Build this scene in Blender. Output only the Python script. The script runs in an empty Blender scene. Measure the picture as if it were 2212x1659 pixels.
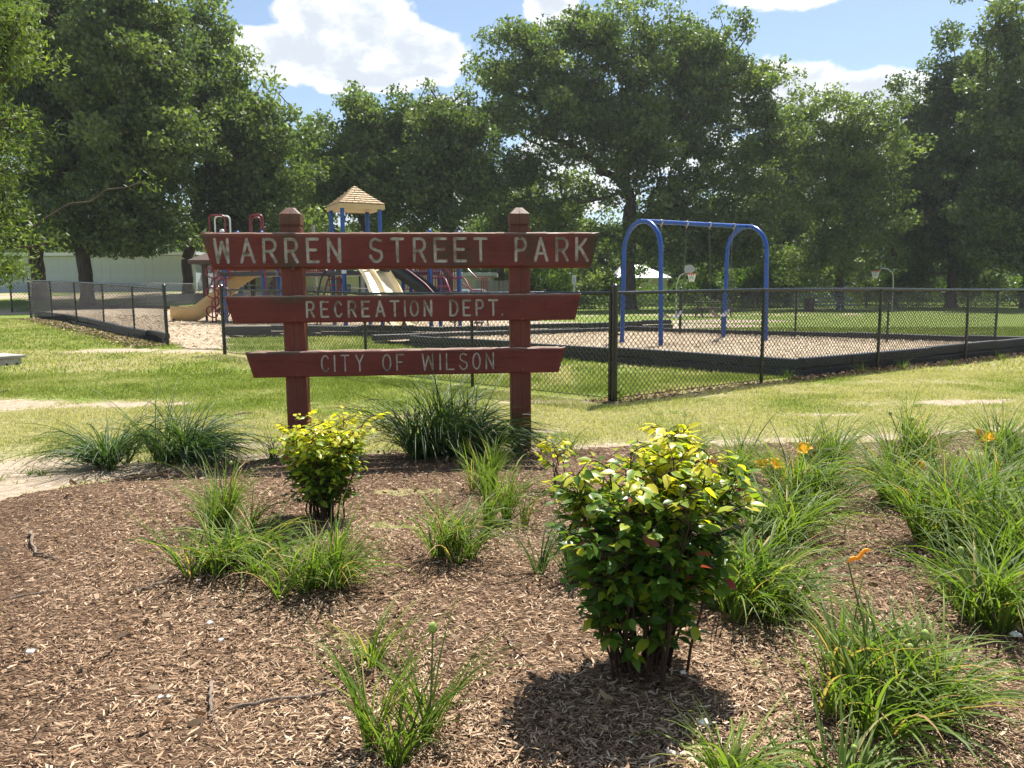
import bpy, math, random
import numpy as np
from mathutils import Vector, Matrix

random.seed(7)
RNG = np.random.default_rng(7)
S = bpy.context.scene
COL = S.collection
R = math.radians

# ------------------------------------------------------------------ camera
CAM_H = 1.28
PITCH = R(6.8)
ROLL = R(-0.4)
FPX = 1661.0                      # focal length in pixels of a 2212 px wide picture
cam_data = bpy.data.cameras.new('camera')
cam_data.sensor_width = 36.0
cam_data.lens = 36.0 * FPX / 2212.0
cam_data.clip_start = 0.05
cam_data.clip_end = 3000
cam = bpy.data.objects.new('camera', cam_data)
COL.objects.link(cam)
CAM_M = Matrix.Translation((0, 0, CAM_H)) @ Matrix.Rotation(math.pi / 2 - PITCH, 4, 'X') @ Matrix.Rotation(ROLL, 4, 'Z')
cam.matrix_world = CAM_M
S.camera = cam

# ------------------------------------------------------------------ light
SUN_AZ = R(28)                    # from straight ahead towards the right
SUN_EL = R(61)
sun_dir = Vector((math.sin(SUN_AZ) * math.cos(SUN_EL), math.cos(SUN_AZ) * math.cos(SUN_EL), math.sin(SUN_EL)))
sd = bpy.data.lights.new('sun', 'SUN')
sd.energy = 4.6
sd.angle = R(0.53)
sd.color = (1.0, 0.955, 0.88)
sun = bpy.data.objects.new('sun', sd)
sun.rotation_euler = (-sun_dir).to_track_quat('-Z', 'Y').to_euler()
sun.location = (20, 40, 80)
COL.objects.link(sun)

S.view_settings.view_transform = 'Standard'
S.view_settings.look = 'None'
S.view_settings.gamma = 1
S.view_settings.exposure = 1.2
S.view_settings.use_curve_mapping = False
S.render.engine = 'CYCLES'
S.cycles.max_bounces = 8
S.cycles.transparent_max_bounces = 12
S.cycles.diffuse_bounces = 4
S.cycles.transmission_bounces = 5


def ray(u, v):
    d = CAM_M.to_3x3() @ Vector(((u - 1106.0) / FPX, -(v - 829.5) / FPX, -1.0))
    return d


def at(u, v, Y):
    """point seen at (u, v) standing Y metres ahead"""
    d = ray(u, v)
    return Vector((0, 0, CAM_H)) + d * (Y / d.y)


def sstep(t):
    t = np.clip(t, 0, 1)
    return t * t * (3 - 2 * t)


def terrain(x, y):
    x = np.asarray(x, float); y = np.asarray(y, float)
    z = 0.52 * np.clip((-x - 2) / 14.6, 0, 1) ** 0.8 * np.clip((y - 9) / 15, 0, 1) ** 0.8
    z = z + 0.95 * sstep((y - 33) / 17) * sstep((-x - 2) / 14)
    z = z + 0.012 * np.sin(x * 1.3 + 0.5) * np.sin(y * 1.1) + 0.02 * np.sin(x * 0.37 + 2) * np.sin(y * 0.41 + 1)
    # the planting bed is heaped a little
    b = np.clip(1 - ((x - 1.0) / 6.0) ** 2, 0, 1) * sstep((6.3 - y) / 1.2) * sstep((y - 0.5) / 1.5)
    z = z + 0.05 * b * (0.6 + 0.4 * np.sin(x * 2.1) * np.cos(y * 2.7))
    return z


def tz(x, y):
    return float(terrain(x, y))


def g(u, v, dz=0.0):
    """ground point seen at (u, v)"""
    d = ray(u, v)
    z = 0.0
    for _ in range(25):
        if d.z > -1e-4:
            return at(u, v, 60)
        t = (CAM_H - z) / -d.z
        t = min(t, 120)
        p = Vector((0, 0, CAM_H)) + d * t
        z = 0.5 * z + 0.5 * (tz(p.x, p.y) + dz)
    p.z = tz(p.x, p.y) + dz
    return p


# ------------------------------------------------------------------ world
W = bpy.data.worlds.new('World')
S.world = W
W.use_nodes = True
nt = W.node_tree
nt.nodes.clear()


def N(nt, kind, **kw):
    n = nt.nodes.new(kind)
    for k, v in kw.items():
        if k == 'inp':
            for a, b in v.items():
                n.inputs[a].default_value = b
        else:
            setattr(n, k, v)
    return n


def mth(nt, op, a, b=None, c=None, clamp=False):
    n = nt.nodes.new('ShaderNodeMath')
    n.operation = op
    n.use_clamp = clamp
    for i, x in enumerate((a, b, c)):
        if x is None:
            continue
        if isinstance(x, (int, float)):
            n.inputs[i].default_value = x
        else:
            nt.links.new(x, n.inputs[i])
    return n.outputs[0]


def smooth(nt, x, lo, hi, a=0.0, b=1.0):
    n = nt.nodes.new('ShaderNodeMapRange')
    n.interpolation_type = 'SMOOTHSTEP'
    nt.links.new(x, n.inputs[0])
    n.inputs[1].default_value = lo
    n.inputs[2].default_value = hi
    n.inputs[3].default_value = a
    n.inputs[4].default_value = b
    return n.outputs[0]


def mixc(nt, f, a, b, blend='MIX'):
    n = nt.nodes.new('ShaderNodeMix')
    n.data_type = 'RGBA'
    n.blend_type = blend
    n.clamp_factor = True
    if isinstance(f, (int, float)):
        n.inputs[0].default_value = f
    else:
        nt.links.new(f, n.inputs[0])
    for i, x in ((6, a), (7, b)):
        if isinstance(x, (tuple, list)):
            n.inputs[i].default_value = (*x[:3], 1)
        else:
            nt.links.new(x, n.inputs[i])
    return n.outputs[2]


sky = N(nt, 'ShaderNodeTexSky')
sky.sky_type = 'NISHITA'
sky.sun_disc = False
sky.sun_elevation = SUN_EL
sky.sun_rotation = SUN_AZ
sky.air_density = 1.0
sky.dust_density = 0.6
sky.ozone_density = 2.2
tc = N(nt, 'ShaderNodeTexCoord')
sep = N(nt, 'ShaderNodeSeparateXYZ')
nt.links.new(tc.outputs['Generated'], sep.inputs[0])
az = mth(nt, 'ARCTAN2', sep.outputs[0], sep.outputs[1])
el = mth(nt, 'ARCSINE', sep.outputs[2])
comb = N(nt, 'ShaderNodeCombineXYZ')
nt.links.new(az, comb.inputs[0]); nt.links.new(mth(nt, 'MULTIPLY', el, 1.5), comb.inputs[1])
ns = N(nt, 'ShaderNodeTexNoise', inp={'Scale': 6.5, 'Detail': 9.0, 'Roughness': 0.55, 'Distortion': 0.15})
nt.links.new(comb.outputs[0], ns.inputs['Vector'])
ns2 = N(nt, 'ShaderNodeTexNoise', inp={'Scale': 22.0, 'Detail': 6.0, 'Roughness': 0.6, 'Distortion': 0.3})
nt.links.new(comb.outputs[0], ns2.inputs['Vector'])
fb = mth(nt, 'ADD', mth(nt, 'MULTIPLY', mth(nt, 'SUBTRACT', ns.outputs[0], 0.5), 2.0),
         mth(nt, 'MULTIPLY', mth(nt, 'SUBTRACT', ns2.outputs[0], 0.5), 1.4))


def azel(u, v):
    d = ray(u, v).normalized()
    return math.atan2(d.x, d.y), math.asin(d.z)


clouds = [(560, 115, 115, 50), (690, 120, 150, 70), (760, 50, 150, 62), (860, 120, 150, 70), (930, 150, 60, 35),
          (800, 170, 110, 25), (1190, 10, 62, 44), (1750, -28, 150, 40), (1700, 205, 130, 75), (1870, 215, 140, 55), (960, 228, 55, 20),
          (1080, 240, 60, 20), (300, 250, 200, 70), (1350, 330, 240, 60), (1850, 380, 300, 110), (1100, 420, 300, 60), (2300, 300, 200, 120), (700, 480, 400, 60)]
dens = None
for (u, v, ru, rv) in clouds:
    a0, e0 = azel(u, v)
    wa = ru / FPX * 1.02; we = rv / FPX * 1.02
    q = mth(nt, 'ADD', mth(nt, 'POWER', mth(nt, 'ABSOLUTE', mth(nt, 'DIVIDE', mth(nt, 'SUBTRACT', az, a0), wa)), 2.0),
            mth(nt, 'POWER', mth(nt, 'ABSOLUTE', mth(nt, 'DIVIDE', mth(nt, 'SUBTRACT', el, e0), we)), 2.0))
    m = mth(nt, 'SUBTRACT', 1.0, q)
    m = mth(nt, 'MAXIMUM', m, -1.5)
    dens = m if dens is None else mth(nt, 'SMOOTH_MAX', dens, m, 0.25)
wide = N(nt, 'ShaderNodeTexNoise', inp={'Scale': 2.2, 'Detail': 2.0})
nt.links.new(comb.outputs[0], wide.inputs['Vector'])
# the rest of the sky carries scattered cumulus of the same kind
els = mth(nt, 'MULTIPLY', mth(nt, 'SUBTRACT', mth(nt, 'ABSOLUTE', az), 0.72), 3.0)
rest = mth(nt, 'ADD', mth(nt, 'MULTIPLY', mth(nt, 'SUBTRACT', wide.outputs[0], 0.56), 5.0), mth(nt, 'MINIMUM', els, 0.0))
dens = mth(nt, 'MAXIMUM', dens, rest)
dens = mth(nt, 'ADD', dens, mth(nt, 'MULTIPLY', fb, 0.85))
cov = smooth(nt, dens, 0.0, 0.30)
# grey bellies where the cloud is thick
belly = smooth(nt, mth(nt, 'ADD', dens, mth(nt, 'MULTIPLY', ns2.outputs[0], 2.2)), 1.35, 2.3)
ccol = mixc(nt, belly, (7.6, 7.7, 7.8), (5.2, 5.6, 6.1))
haze_f = smooth(nt, el, 0.0, 0.55, 0.26, 0.10)
skyc = mixc(nt, haze_f, sky.outputs[0], (5.2, 6.6, 7.9))
full = mixc(nt, mth(nt, 'MULTIPLY', cov, 0.93), skyc, ccol)
bg = N(nt, 'ShaderNodeBackground', inp={'Strength': 0.066})
out = N(nt, 'ShaderNodeOutputWorld')
nt.links.new(full, bg.inputs[0]); nt.links.new(bg.outputs[0], out.inputs[0])


# ------------------------------------------------------------------ helpers
def tag(o, label=None, cat=None, group=None, kind=None):
    if label: o['label'] = label
    if cat: o['category'] = cat
    if group: o['group'] = group
    if kind: o['kind'] = kind
    return o


def empty(name, loc, rz=0.0, label=None, cat=None, group=None):
    o = bpy.data.objects.new(name, None)
    o.location = loc
    o.rotation_euler = (0, 0, rz)
    o.empty_display_size = 0.2
    COL.objects.link(o)
    return tag(o, label, cat, group)


def link(name, me, parent=None, mat=None, loc=None):
    o = bpy.data.objects.new(name, me)
    COL.objects.link(o)
    if mat is not None and not me.materials:
        me.materials.append(mat)
    if parent is not None:
        o.parent = parent
    if loc is not None:
        o.location = loc
    return o


def fast_mesh(name, V, F, var=None, smooth_=False, mats=None, midx=None):
    V = np.asarray(V, np.float32); F = np.asarray(F, np.int32)
    me = bpy.data.meshes.new(name)
    n, k = F.shape
    me.vertices.add(len(V)); me.vertices.foreach_set('co', V.ravel())
    me.loops.add(n * k); me.loops.foreach_set('vertex_index', F.ravel())
    me.polygons.add(n)
    me.polygons.foreach_set('loop_start', np.arange(0, n * k, k, dtype=np.int32))
    me.polygons.foreach_set('loop_total', np.full(n, k, np.int32))
    if smooth_:
        me.polygons.foreach_set('use_smooth', np.ones(n, bool))
    if midx is not None:
        me.polygons.foreach_set('material_index', np.asarray(midx, np.int32))
    if var is not None:
        for nm, arr in (var if isinstance(var, dict) else {'var': var}).items():
            a = me.attributes.new(nm, 'FLOAT', 'POINT')
            a.data.foreach_set('value', np.asarray(arr, np.float32))
    if mats:
        for m in mats:
            me.materials.append(m)
    me.update(calc_edges=True)
    return me


class MB:
    """collects boxes, tubes and the like, builds one mesh object"""
    def __init__(s):
        s.V = []; s.F = []

    def add(s, V, F):
        b = len(s.V)
        s.V += [tuple(v) for v in V]
        s.F += [tuple(b + i for i in f) for f in F]
        return s

    def box(s, c, size, M=None, taper=None):
        x, y, z = (a / 2 for a in size)
        P = [Vector((sx * x, sy * y, sz * z)) for sz in (-1, 1) for sy in (-1, 1) for sx in (-1, 1)]
        if M is not None:
            P = [M @ p for p in P]
        P = [p + Vector(c) for p in P]
        return s.add(P, [(0, 2, 3, 1), (4, 5, 7, 6), (0, 1, 5, 4), (2, 6, 7, 3), (0, 4, 6, 2), (1, 3, 7, 5)])

    def bevel_box(s, c, size, b, M=None):
        x, y, z = (a / 2 for a in size)
        P = []
        for sz in (-1, 1):
            for (ox, oy) in ((-x + b, -y), (x - b, -y), (x, -y + b), (x, y - b), (x - b, y), (-x + b, y), (-x, y - b), (-x, -y + b)):
                P.append((ox, oy, sz * (z - b)))
        for sz in (-1, 1):
            for (ox, oy) in ((-x + b, -y + b), (x - b, -y + b), (x - b, y - b), (-x + b, y - b)):
                P.append((ox, oy, sz * z))
        F = []
        for i in range(8):
            j = (i + 1) % 8
            F.append((i, j, 8 + j, 8 + i))
        for base, cap, flip in ((0, 16, True), (8, 20, False)):
            mp = [0, 1, 1, 2, 2, 3, 3, 0]
            for i in range(8):
                j = (i + 1) % 8
                a, d = base + i, base + j
                if mp[i] == mp[j]:
                    f = (a, d, cap + mp[i])
                else:
                    f = (a, d, cap + mp[j], cap + mp[i])
                F.append(tuple(reversed(f)) if flip else f)
            f = (cap, cap + 1, cap + 2, cap + 3)
            F.append(tuple(reversed(f)) if flip else f)
        P = [Vector(p) for p in P]
        if M is not None:
            P = [M @ p for p in P]
        P = [p + Vector(c) for p in P]
        return s.add(P, F)

    def tube(s, pts, r, n=10, caps=True, closed=False):
        pts = [Vector(p) for p in pts]
        rs = r if isinstance(r, (list, tuple)) else [r] * len(pts)
        V = []; F = []
        prev = None
        m = len(pts)
        for i, p in enumerate(pts):
            if closed:
                t = pts[(i + 1) % m] - pts[i - 1]
            elif i == 0:
                t = pts[1] - pts[0]
            elif i == m - 1:
                t = pts[-1] - pts[-2]
            else:
                t = (pts[i + 1] - pts[i]).normalized() + (pts[i] - pts[i - 1]).normalized()
            t.normalize()
            if prev is None:
                a = Vector((0, 0, 1)) if abs(t.z) < 0.9 else Vector((1, 0, 0))
                x = t.cross(a).normalized()
            else:
                x = (prev - t * prev.dot(t)).normalized()
            prev = x
            y = t.cross(x)
            for k in range(n):
                a = 2 * math.pi * k / n
                V.append(p + (x * math.cos(a) + y * math.sin(a)) * rs[i])
        rows = m if closed else m - 1
        for i in range(rows):
            for k in range(n):
                a = i * n + k; b = i * n + (k + 1) % n
                c = ((i + 1) % m) * n + (k + 1) % n; d = ((i + 1) % m) * n + k
                F.append((a, b, c, d))
        if caps and not closed:
            F.append(tuple(reversed(range(n))))
            F.append(tuple(range((m - 1) * n, m * n)))
        return s.add(V, F)

    def ball(s, c, r, n=10, sz=1.0):
        V = []; F = []
        m = n // 2 + 1
        for i in range(m + 1):
            th = math.pi * i / m
            for k in range(n):
                a = 2 * math.pi * k / n
                V.append(Vector(c) + Vector((r * math.sin(th) * math.cos(a), r * math.sin(th) * math.sin(a), r * sz * math.cos(th))))
        for i in range(m):
            for k in range(n):
                F.append((i * n + k, (i + 1) * n + k, (i + 1) * n + (k + 1) % n, i * n + (k + 1) % n))
        return s.add(V, F)

    def mesh(s, name, smooth_=False):
        me = bpy.data.meshes.new(name)
        me.from_pydata([tuple(v) for v in s.V], [], s.F)
        if smooth_:
            me.polygons.foreach_set('use_smooth', [True] * len(me.polygons))
            try:
                me.set_sharp_from_angle(angle=R(40))
            except Exception:
                pass
        me.update()
        return me

    def build(s, name, mat, parent=None, smooth_=False):
        return link(name, s.mesh(name, smooth_), parent, mat)


# ------------------------------------------------------------------ materials
def new_mat(name):
    m = bpy.data.materials.new(name)
    m.use_nodes = True
    m.node_tree.nodes.clear()
    return m, m.node_tree


def finish(m, nt, bsdf_out, disp=None):
    o = nt.nodes.new('ShaderNodeOutputMaterial')
    nt.links.new(bsdf_out, o.inputs[0])
    return m


def pbsdf(nt, color, rough=0.6, metal=0.0, normal=None, spec=0.5, coat=0.0):
    p = nt.nodes.new('ShaderNodeBsdfPrincipled')
    if isinstance(color, (tuple, list)):
        p.inputs['Base Color'].default_value = (*color[:3], 1)
    else:
        nt.links.new(color, p.inputs['Base Color'])
    if isinstance(rough, (int, float)):
        p.inputs['Roughness'].default_value = rough
    else:
        nt.links.new(rough, p.inputs['Roughness'])
    p.inputs['Metallic'].default_value = metal
    p.inputs['Specular IOR Level'].default_value = spec
    p.inputs['Coat Weight'].default_value = coat
    if normal is not None:
        nt.links.new(normal, p.inputs['Normal'])
    return p


def bump(nt, h, strength=0.3, dist=0.01):
    b = nt.nodes.new('ShaderNodeBump')
    b.inputs['Strength'].default_value = strength
    b.inputs['Distance'].default_value = dist
    nt.links.new(h, b.inputs['Height'])
    return b.outputs[0]


def noise(nt, scale, detail=4.0, rough=0.55, vec=None, dist=0.0):
    n = N(nt, 'ShaderNodeTexNoise', inp={'Scale': scale, 'Detail': detail, 'Roughness': rough, 'Distortion': dist})
    if vec is not None:
        nt.links.new(vec, n.inputs['Vector'])
    return n.outputs[0]


def coords(nt, kind='Object', scale=None):
    t = nt.nodes.new('ShaderNodeTexCoord')
    if scale is None:
        return t.outputs[kind]
    m = nt.nodes.new('ShaderNodeMapping')
    m.inputs['Scale'].default_value = scale
    nt.links.new(t.outputs[kind], m.inputs[0])
    return m.outputs[0]


def attr(nt, name):
    a = nt.nodes.new('ShaderNodeAttribute')
    a.attribute_name = name
    return a.outputs['Fac']


def ramp(nt, f, stops):
    r = nt.nodes.new('ShaderNodeValToRGB')
    e = r.color_ramp.elements
    while len(e) < len(stops):
        e.new(0.5)
    for i, (p, c) in enumerate(stops):
        e[i].position = p
        e[i].color = (*c, 1)
    nt.links.new(f, r.inputs[0])
    return r.outputs[0]


def leaf_mat(name, stops, trans=0.45, tint=(1.1, 1.25, 0.55), rough=0.5, spec=0.35):
    """leaves: colour by the leaf's own value, light shines through"""
    m, nt = new_mat(name)
    c = ramp(nt, attr(nt, 'var'), stops)
    p = pbsdf(nt, c, rough, spec=spec)
    t = nt.nodes.new('ShaderNodeBsdfTranslucent')
    tcol = mixc(nt, 1.0, c, tint, 'MULTIPLY')
    nt.links.new(tcol, t.inputs[0])
    mx = nt.nodes.new('ShaderNodeMixShader')
    mx.inputs[0].default_value = trans
    nt.links.new(p.outputs[0], mx.inputs[1]); nt.links.new(t.outputs[0], mx.inputs[2])
    return finish(m, nt, mx.outputs[0])


def simple_mat(name, col, rough=0.6, metal=0.0, var=0.12, scale=6.0, bumpv=0.0, spec=0.5, coat=0.0, dirt=None, dirt_amt=0.3):
    m, nt = new_mat(name)
    co = coords(nt)
    n1 = noise(nt, scale, 5, 0.6, co)
    dark = tuple(c * (1 - var) for c in col); lite = tuple(min(1, c * (1 + var)) for c in col)
    c = mixc(nt, smooth(nt, n1, 0.3, 0.7), dark, lite)
    if dirt is not None:
        n2 = noise(nt, scale * 0.45, 6, 0.7, co)
        c = mixc(nt, smooth(nt, n2, 0.5, 0.75, 0, dirt_amt), c, dirt)
    nm = bump(nt, noise(nt, scale * 6, 3, 0.6, co), bumpv, 0.01) if bumpv > 0 else None
    r = smooth(nt, n1, 0.2, 0.8, max(0.05, rough - 0.1), min(1, rough + 0.1))
    return finish(m, nt, pbsdf(nt, c, r, metal, nm, spec, coat).outputs[0])


M = {}
GREEN = [(0.0, (0.018, 0.036, 0.012)), (0.5, (0.040, 0.075, 0.022)), (1.0, (0.085, 0.135, 0.040))]
M['oak'] = leaf_mat('oak_leaf', [(0.0, (0.075, 0.112, 0.034)), (0.5, (0.135, 0.185, 0.054)), (1.0, (0.23, 0.275, 0.085))], 0.5, rough=0.45, spec=0.42)
M['oak_dark'] = leaf_mat('dark_oak_leaf', [(0.0, (0.058, 0.090, 0.030)), (0.5, (0.108, 0.150, 0.048)), (1.0, (0.185, 0.225, 0.075))], 0.48, rough=0.45, spec=0.42)
M['willow'] = leaf_mat('willow_oak_leaf', [(0.0, (0.055, 0.085, 0.020)), (0.5, (0.12, 0.165, 0.038)), (1.0, (0.22, 0.27, 0.065))], 0.5)
M['bush'] = leaf_mat('bush_leaf', [(0.0, (0.045, 0.085, 0.015)), (0.5, (0.090, 0.150, 0.025)), (1.0, (0.16, 0.23, 0.04))], 0.5)
M['lily'] = leaf_mat('daylily_blade', [(0.0, (0.060, 0.110, 0.018)), (0.45, (0.140, 0.210, 0.036)), (0.8, (0.25, 0.31, 0.070)), (0.9, (0.42, 0.36, 0.14)), (1.0, (0.46, 0.30, 0.15))], 0.45, (1.15, 1.3, 0.45), 0.5, 0.28)
M['lilydark'] = leaf_mat('dark_border_grass_blade', [(0.0, (0.026, 0.058, 0.017)), (0.5, (0.058, 0.108, 0.028)), (1.0, (0.15, 0.20, 0.055))], 0.4, (1.1, 1.25, 0.5), 0.45, 0.35)
M['shrub'] = leaf_mat('shrub_leaf', [(0.0, (0.045, 0.105, 0.018)), (0.40, (0.095, 0.195, 0.026)), (0.68, (0.33, 0.42, 0.035)), (1.0, (0.68, 0.60, 0.07))], 0.5, (1.25, 1.3, 0.4), 0.36, 0.45)
M['shrub_red'] = leaf_mat('red_shrub_leaf', [(0.0, (0.20, 0.05, 0.03)), (1.0, (0.40, 0.14, 0.08))], 0.4, (1.2, 0.8, 0.6), 0.35, 0.5)
M['turf'] = leaf_mat('turf_blade', [(0.0, (0.15, 0.190, 0.032)), (0.38, (0.25, 0.295, 0.060)), (0.62, (0.37, 0.375, 0.13)), (1.0, (0.60, 0.53, 0.30))], 0.4, (1.1, 1.2, 0.6), 0.6, 0.2)
M['petal'] = leaf_mat('daylily_petal', [(0.0, (0.80, 0.30, 0.02)), (1.0, (0.90, 0.55, 0.04))], 0.45, (1, 1, 1), 0.5, 0.3)
M['bud'] = simple_mat('green_bud', (0.26, 0.34, 0.07), 0.5, var=0.3, scale=60)
M['stalk'] = simple_mat('flower_stalk', (0.10, 0.14, 0.035), 0.5)
M['chip'] = leaf_mat('wood_chip', [(0.0, (0.075, 0.040, 0.020)), (0.28, (0.225, 0.132, 0.072)), (0.55, (0.42, 0.285, 0.175)), (0.85, (0.52, 0.385, 0.26)), (1.0, (0.72, 0.61, 0.46))], 0.0, (1, 1, 1), 0.75, 0.25)
M['playchip'] = leaf_mat('play_wood_chip', [(0.0, (0.26, 0.18, 0.11)), (0.5, (0.52, 0.42, 0.285)), (1.0, (0.74, 0.64, 0.48))], 0.0, (1, 1, 1), 0.8, 0.2)
M['litter'] = leaf_mat('dry_leaf', [(0.0, (0.08, 0.045, 0.025)), (0.6, (0.24, 0.15, 0.085)), (1.0, (0.50, 0.38, 0.25))], 0.2, (1.1, 1, 0.8), 0.7, 0.3)


def bark(name, col):
    m, nt = new_mat(name)
    co = coords(nt, 'Object', (1, 1, 0.2))
    a = noise(nt, 9, 6, 0.65, co)
    c = ramp(nt, a, [(0.3, tuple(x * 0.45 for x in col)), (0.7, tuple(x * 1.35 for x in col))])
    return finish(m, nt, pbsdf(nt, c, 0.9, normal=bump(nt, a, 0.8, 0.05), spec=0.2).outputs[0])


M['bark'] = bark('oak_bark', (0.085, 0.068, 0.052))
M['stem'] = bark('shrub_stem', (0.060, 0.036, 0.025))
M['twig'] = bark('dead_twig', (0.22, 0.17, 0.13))


def painted_wood():
    """red paint over sawn wood: grain, checks, algae, paint worn off the top edges"""
    m, nt = new_mat('red_painted_wood')
    co = coords(nt, 'Object')
    long_ = coords(nt, 'Object', (1.0, 4.0, 22.0))
    grain = noise(nt, 5.0, 6, 0.7, long_)
    blot = noise(nt, 3.2, 5, 0.65, co)
    c = mixc(nt, smooth(nt, grain, 0.3, 0.75), (0.112, 0.0155, 0.0085), (0.185, 0.027, 0.015))
    c = mixc(nt, smooth(nt, blot, 0.45, 0.8, 0, 0.5), c, (0.070, 0.014, 0.010))
    c = mixc(nt, smooth(nt, noise(nt, 16, 5, 0.7, co), 0.60, 0.72, 0, 0.35), c, (0.20, 0.060, 0.042))
    algae = attr(nt, 'algae')
    an = mth(nt, 'MULTIPLY', algae, smooth(nt, noise(nt, 7, 5, 0.7, co), 0.22, 0.42))
    c = mixc(nt, mth(nt, 'MULTIPLY', an, 0.92), c, (0.050, 0.036, 0.014))
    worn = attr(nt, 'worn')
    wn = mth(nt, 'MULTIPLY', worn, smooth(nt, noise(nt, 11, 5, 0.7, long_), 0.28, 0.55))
    c = mixc(nt, wn, c, (0.52, 0.36, 0.27))  # worn wood, its colour raised to paint in the sunlit rim
    crk = nt.nodes.new('ShaderNodeTexWave'); crk.wave_type = 'BANDS'; crk.bands_direction = 'Z'
    crk.inputs['Scale'].default_value = 1.6; crk.inputs['Distortion'].default_value = 9.0
    crk.inputs['Detail'].default_value = 4.0
    nt.links.new(coords(nt, 'Object', (0.5, 0.5, 3.0)), crk.inputs['Vector'])
    cm = mth(nt, 'MULTIPLY', smooth(nt, crk.outputs['Fac'], 0.985, 1.0), smooth(nt, blot, 0.48, 0.56))
    c = mixc(nt, mth(nt, 'MULTIPLY', cm, 0.8), c, (0.03, 0.012, 0.009))
    h = mth(nt, 'SUBTRACT', grain, mth(nt, 'MULTIPLY', cm, 1.5))
    rgh = smooth(nt, blot, 0.3, 0.7, 0.42, 0.7)
    return finish(m, nt, pbsdf(nt, c, rgh, normal=bump(nt, h, 0.45, 0.006), spec=0.4).outputs[0])


def painted_post():
    m, nt = new_mat('red_painted_post')
    co = coords(nt, 'Object')
    long_ = coords(nt, 'Object', (14.0, 14.0, 1.0))
    grain = noise(nt, 3.0, 6, 0.7, long_)
    blot = noise(nt, 3.0, 5, 0.65, co)
    c = mixc(nt, smooth(nt, grain, 0.3, 0.75), (0.112, 0.016, 0.009), (0.180, 0.028, 0.016))
    c = mixc(nt, smooth(nt, blot, 0.5, 0.8, 0, 0.45), c, (0.075, 0.015, 0.010))
    sepz = nt.nodes.new('ShaderNodeSeparateXYZ')
    nt.links.new(co, sepz.inputs[0])
    top = smooth(nt, sepz.outputs[2], 1.66, 1.84)
    top = mth(nt, 'MULTIPLY', top, smooth(nt, noise(nt, 9, 5, 0.7, co), 0.30, 0.55))
    c = mixc(nt, mth(nt, 'MULTIPLY', top, 0.75), c, (0.080, 0.042, 0.020))
    worn = mth(nt, 'MULTIPLY', attr(nt, 'worn'), smooth(nt, noise(nt, 14, 5, 0.7, co), 0.34, 0.6))
    c = mixc(nt, worn, c, (0.13, 0.072, 0.036))
    crk = mth(nt, 'SUBTRACT', 1.0, smooth(nt, mth(nt, 'ABSOLUTE', mth(nt, 'ADD', sepz.outputs[0], mth(nt, 'MULTIPLY', mth(nt, 'SUBTRACT', noise(nt, 3.0, 3, 0.5, co), 0.5), 0.05))), 0.0012, 0.003))
    c = mixc(nt, mth(nt, 'MULTIPLY', crk, 0.9), c, (0.02, 0.008, 0.006))
    h = mth(nt, 'SUBTRACT', grain, mth(nt, 'MULTIPLY', crk, 2.0))
    return finish(m, nt, pbsdf(nt, c, 0.55, normal=bump(nt, h, 0.5, 0.006), spec=0.4).outputs[0])


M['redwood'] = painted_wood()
M['redpost'] = painted_post()


def old_white():
    m, nt = new_mat('weathered_white_paint')
    co = coords(nt)
    a = noise(nt, 30, 6, 0.75, co)
    b = noise(nt, 7, 5, 0.7, co)
    c = ramp(nt, a, [(0.25, (0.13, 0.11, 0.07)), (0.42, (0.42, 0.40, 0.33)), (0.75, (0.66, 0.65, 0.58))])
    c = mixc(nt, smooth(nt, b, 0.46, 0.62, 0, 0.72), c, (0.15, 0.115, 0.07))
    return finish(m, nt, pbsdf(nt, c, 0.8, normal=bump(nt, a, 0.6, 0.003), spec=0.2).outputs[0])


M['white_groove'] = old_white()
M['bolt'] = simple_mat('painted_bolt', (0.16, 0.04, 0.03), 0.5, 0.2, 0.3, 30)
M['black'] = simple_mat('black_vinyl_coating', (0.010, 0.011, 0.012), 0.26, 0.0, 0.3, 8, spec=0.6)
M['wire'] = simple_mat('black_vinyl_wire', (0.010, 0.010, 0.010), 0.38, 0.0, 0.3, 8, spec=0.45)
M['alu'] = simple_mat('grey_metal', (0.42, 0.42, 0.43), 0.35, 0.8, 0.1, 8)
M['blue'] = simple_mat('blue_powder_coat', (0.006, 0.065, 0.31), 0.33, 0.0, 0.1, 5, spec=0.5, coat=0.2, dirt=(0.015, 0.09, 0.32), dirt_amt=0.5)
M['pink_red'] = simple_mat('dark_red_powder_coat', (0.20, 0.018, 0.035), 0.35, 0.0, 0.15, 5)
M['tan'] = simple_mat('tan_plastic', (0.60, 0.42, 0.20), 0.38, 0.0, 0.10, 3, dirt=(0.42, 0.26, 0.10), dirt_amt=0.6)
M['cream'] = simple_mat('cream_plastic', (0.72, 0.60, 0.37), 0.3, 0.0, 0.08, 3, dirt=(0.50, 0.38, 0.20), dirt_amt=0.5)
M['grey_plastic'] = simple_mat('dark_grey_plastic', (0.022, 0.026, 0.030), 0.75)
M['deck'] = simple_mat('dark_coated_deck', (0.060, 0.055, 0.062), 0.6)
M['shingle'] = simple_mat('tan_play_shingle', (0.60, 0.44, 0.27), 0.75, 0.0, 0.15, 12, dirt=(0.40, 0.27, 0.16), dirt_amt=0.5)
M['brown'] = simple_mat('brown_stained_wood', (0.060, 0.036, 0.026), 0.8, 0.0, 0.25, 10, bumpv=0.3)
M['chain'] = simple_mat('galvanised_chain', (0.14, 0.135, 0.12), 0.4, 0.7, 0.15, 20)
M['seat'] = simple_mat('grey_rubber', (0.16, 0.15, 0.15), 0.45)
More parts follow.
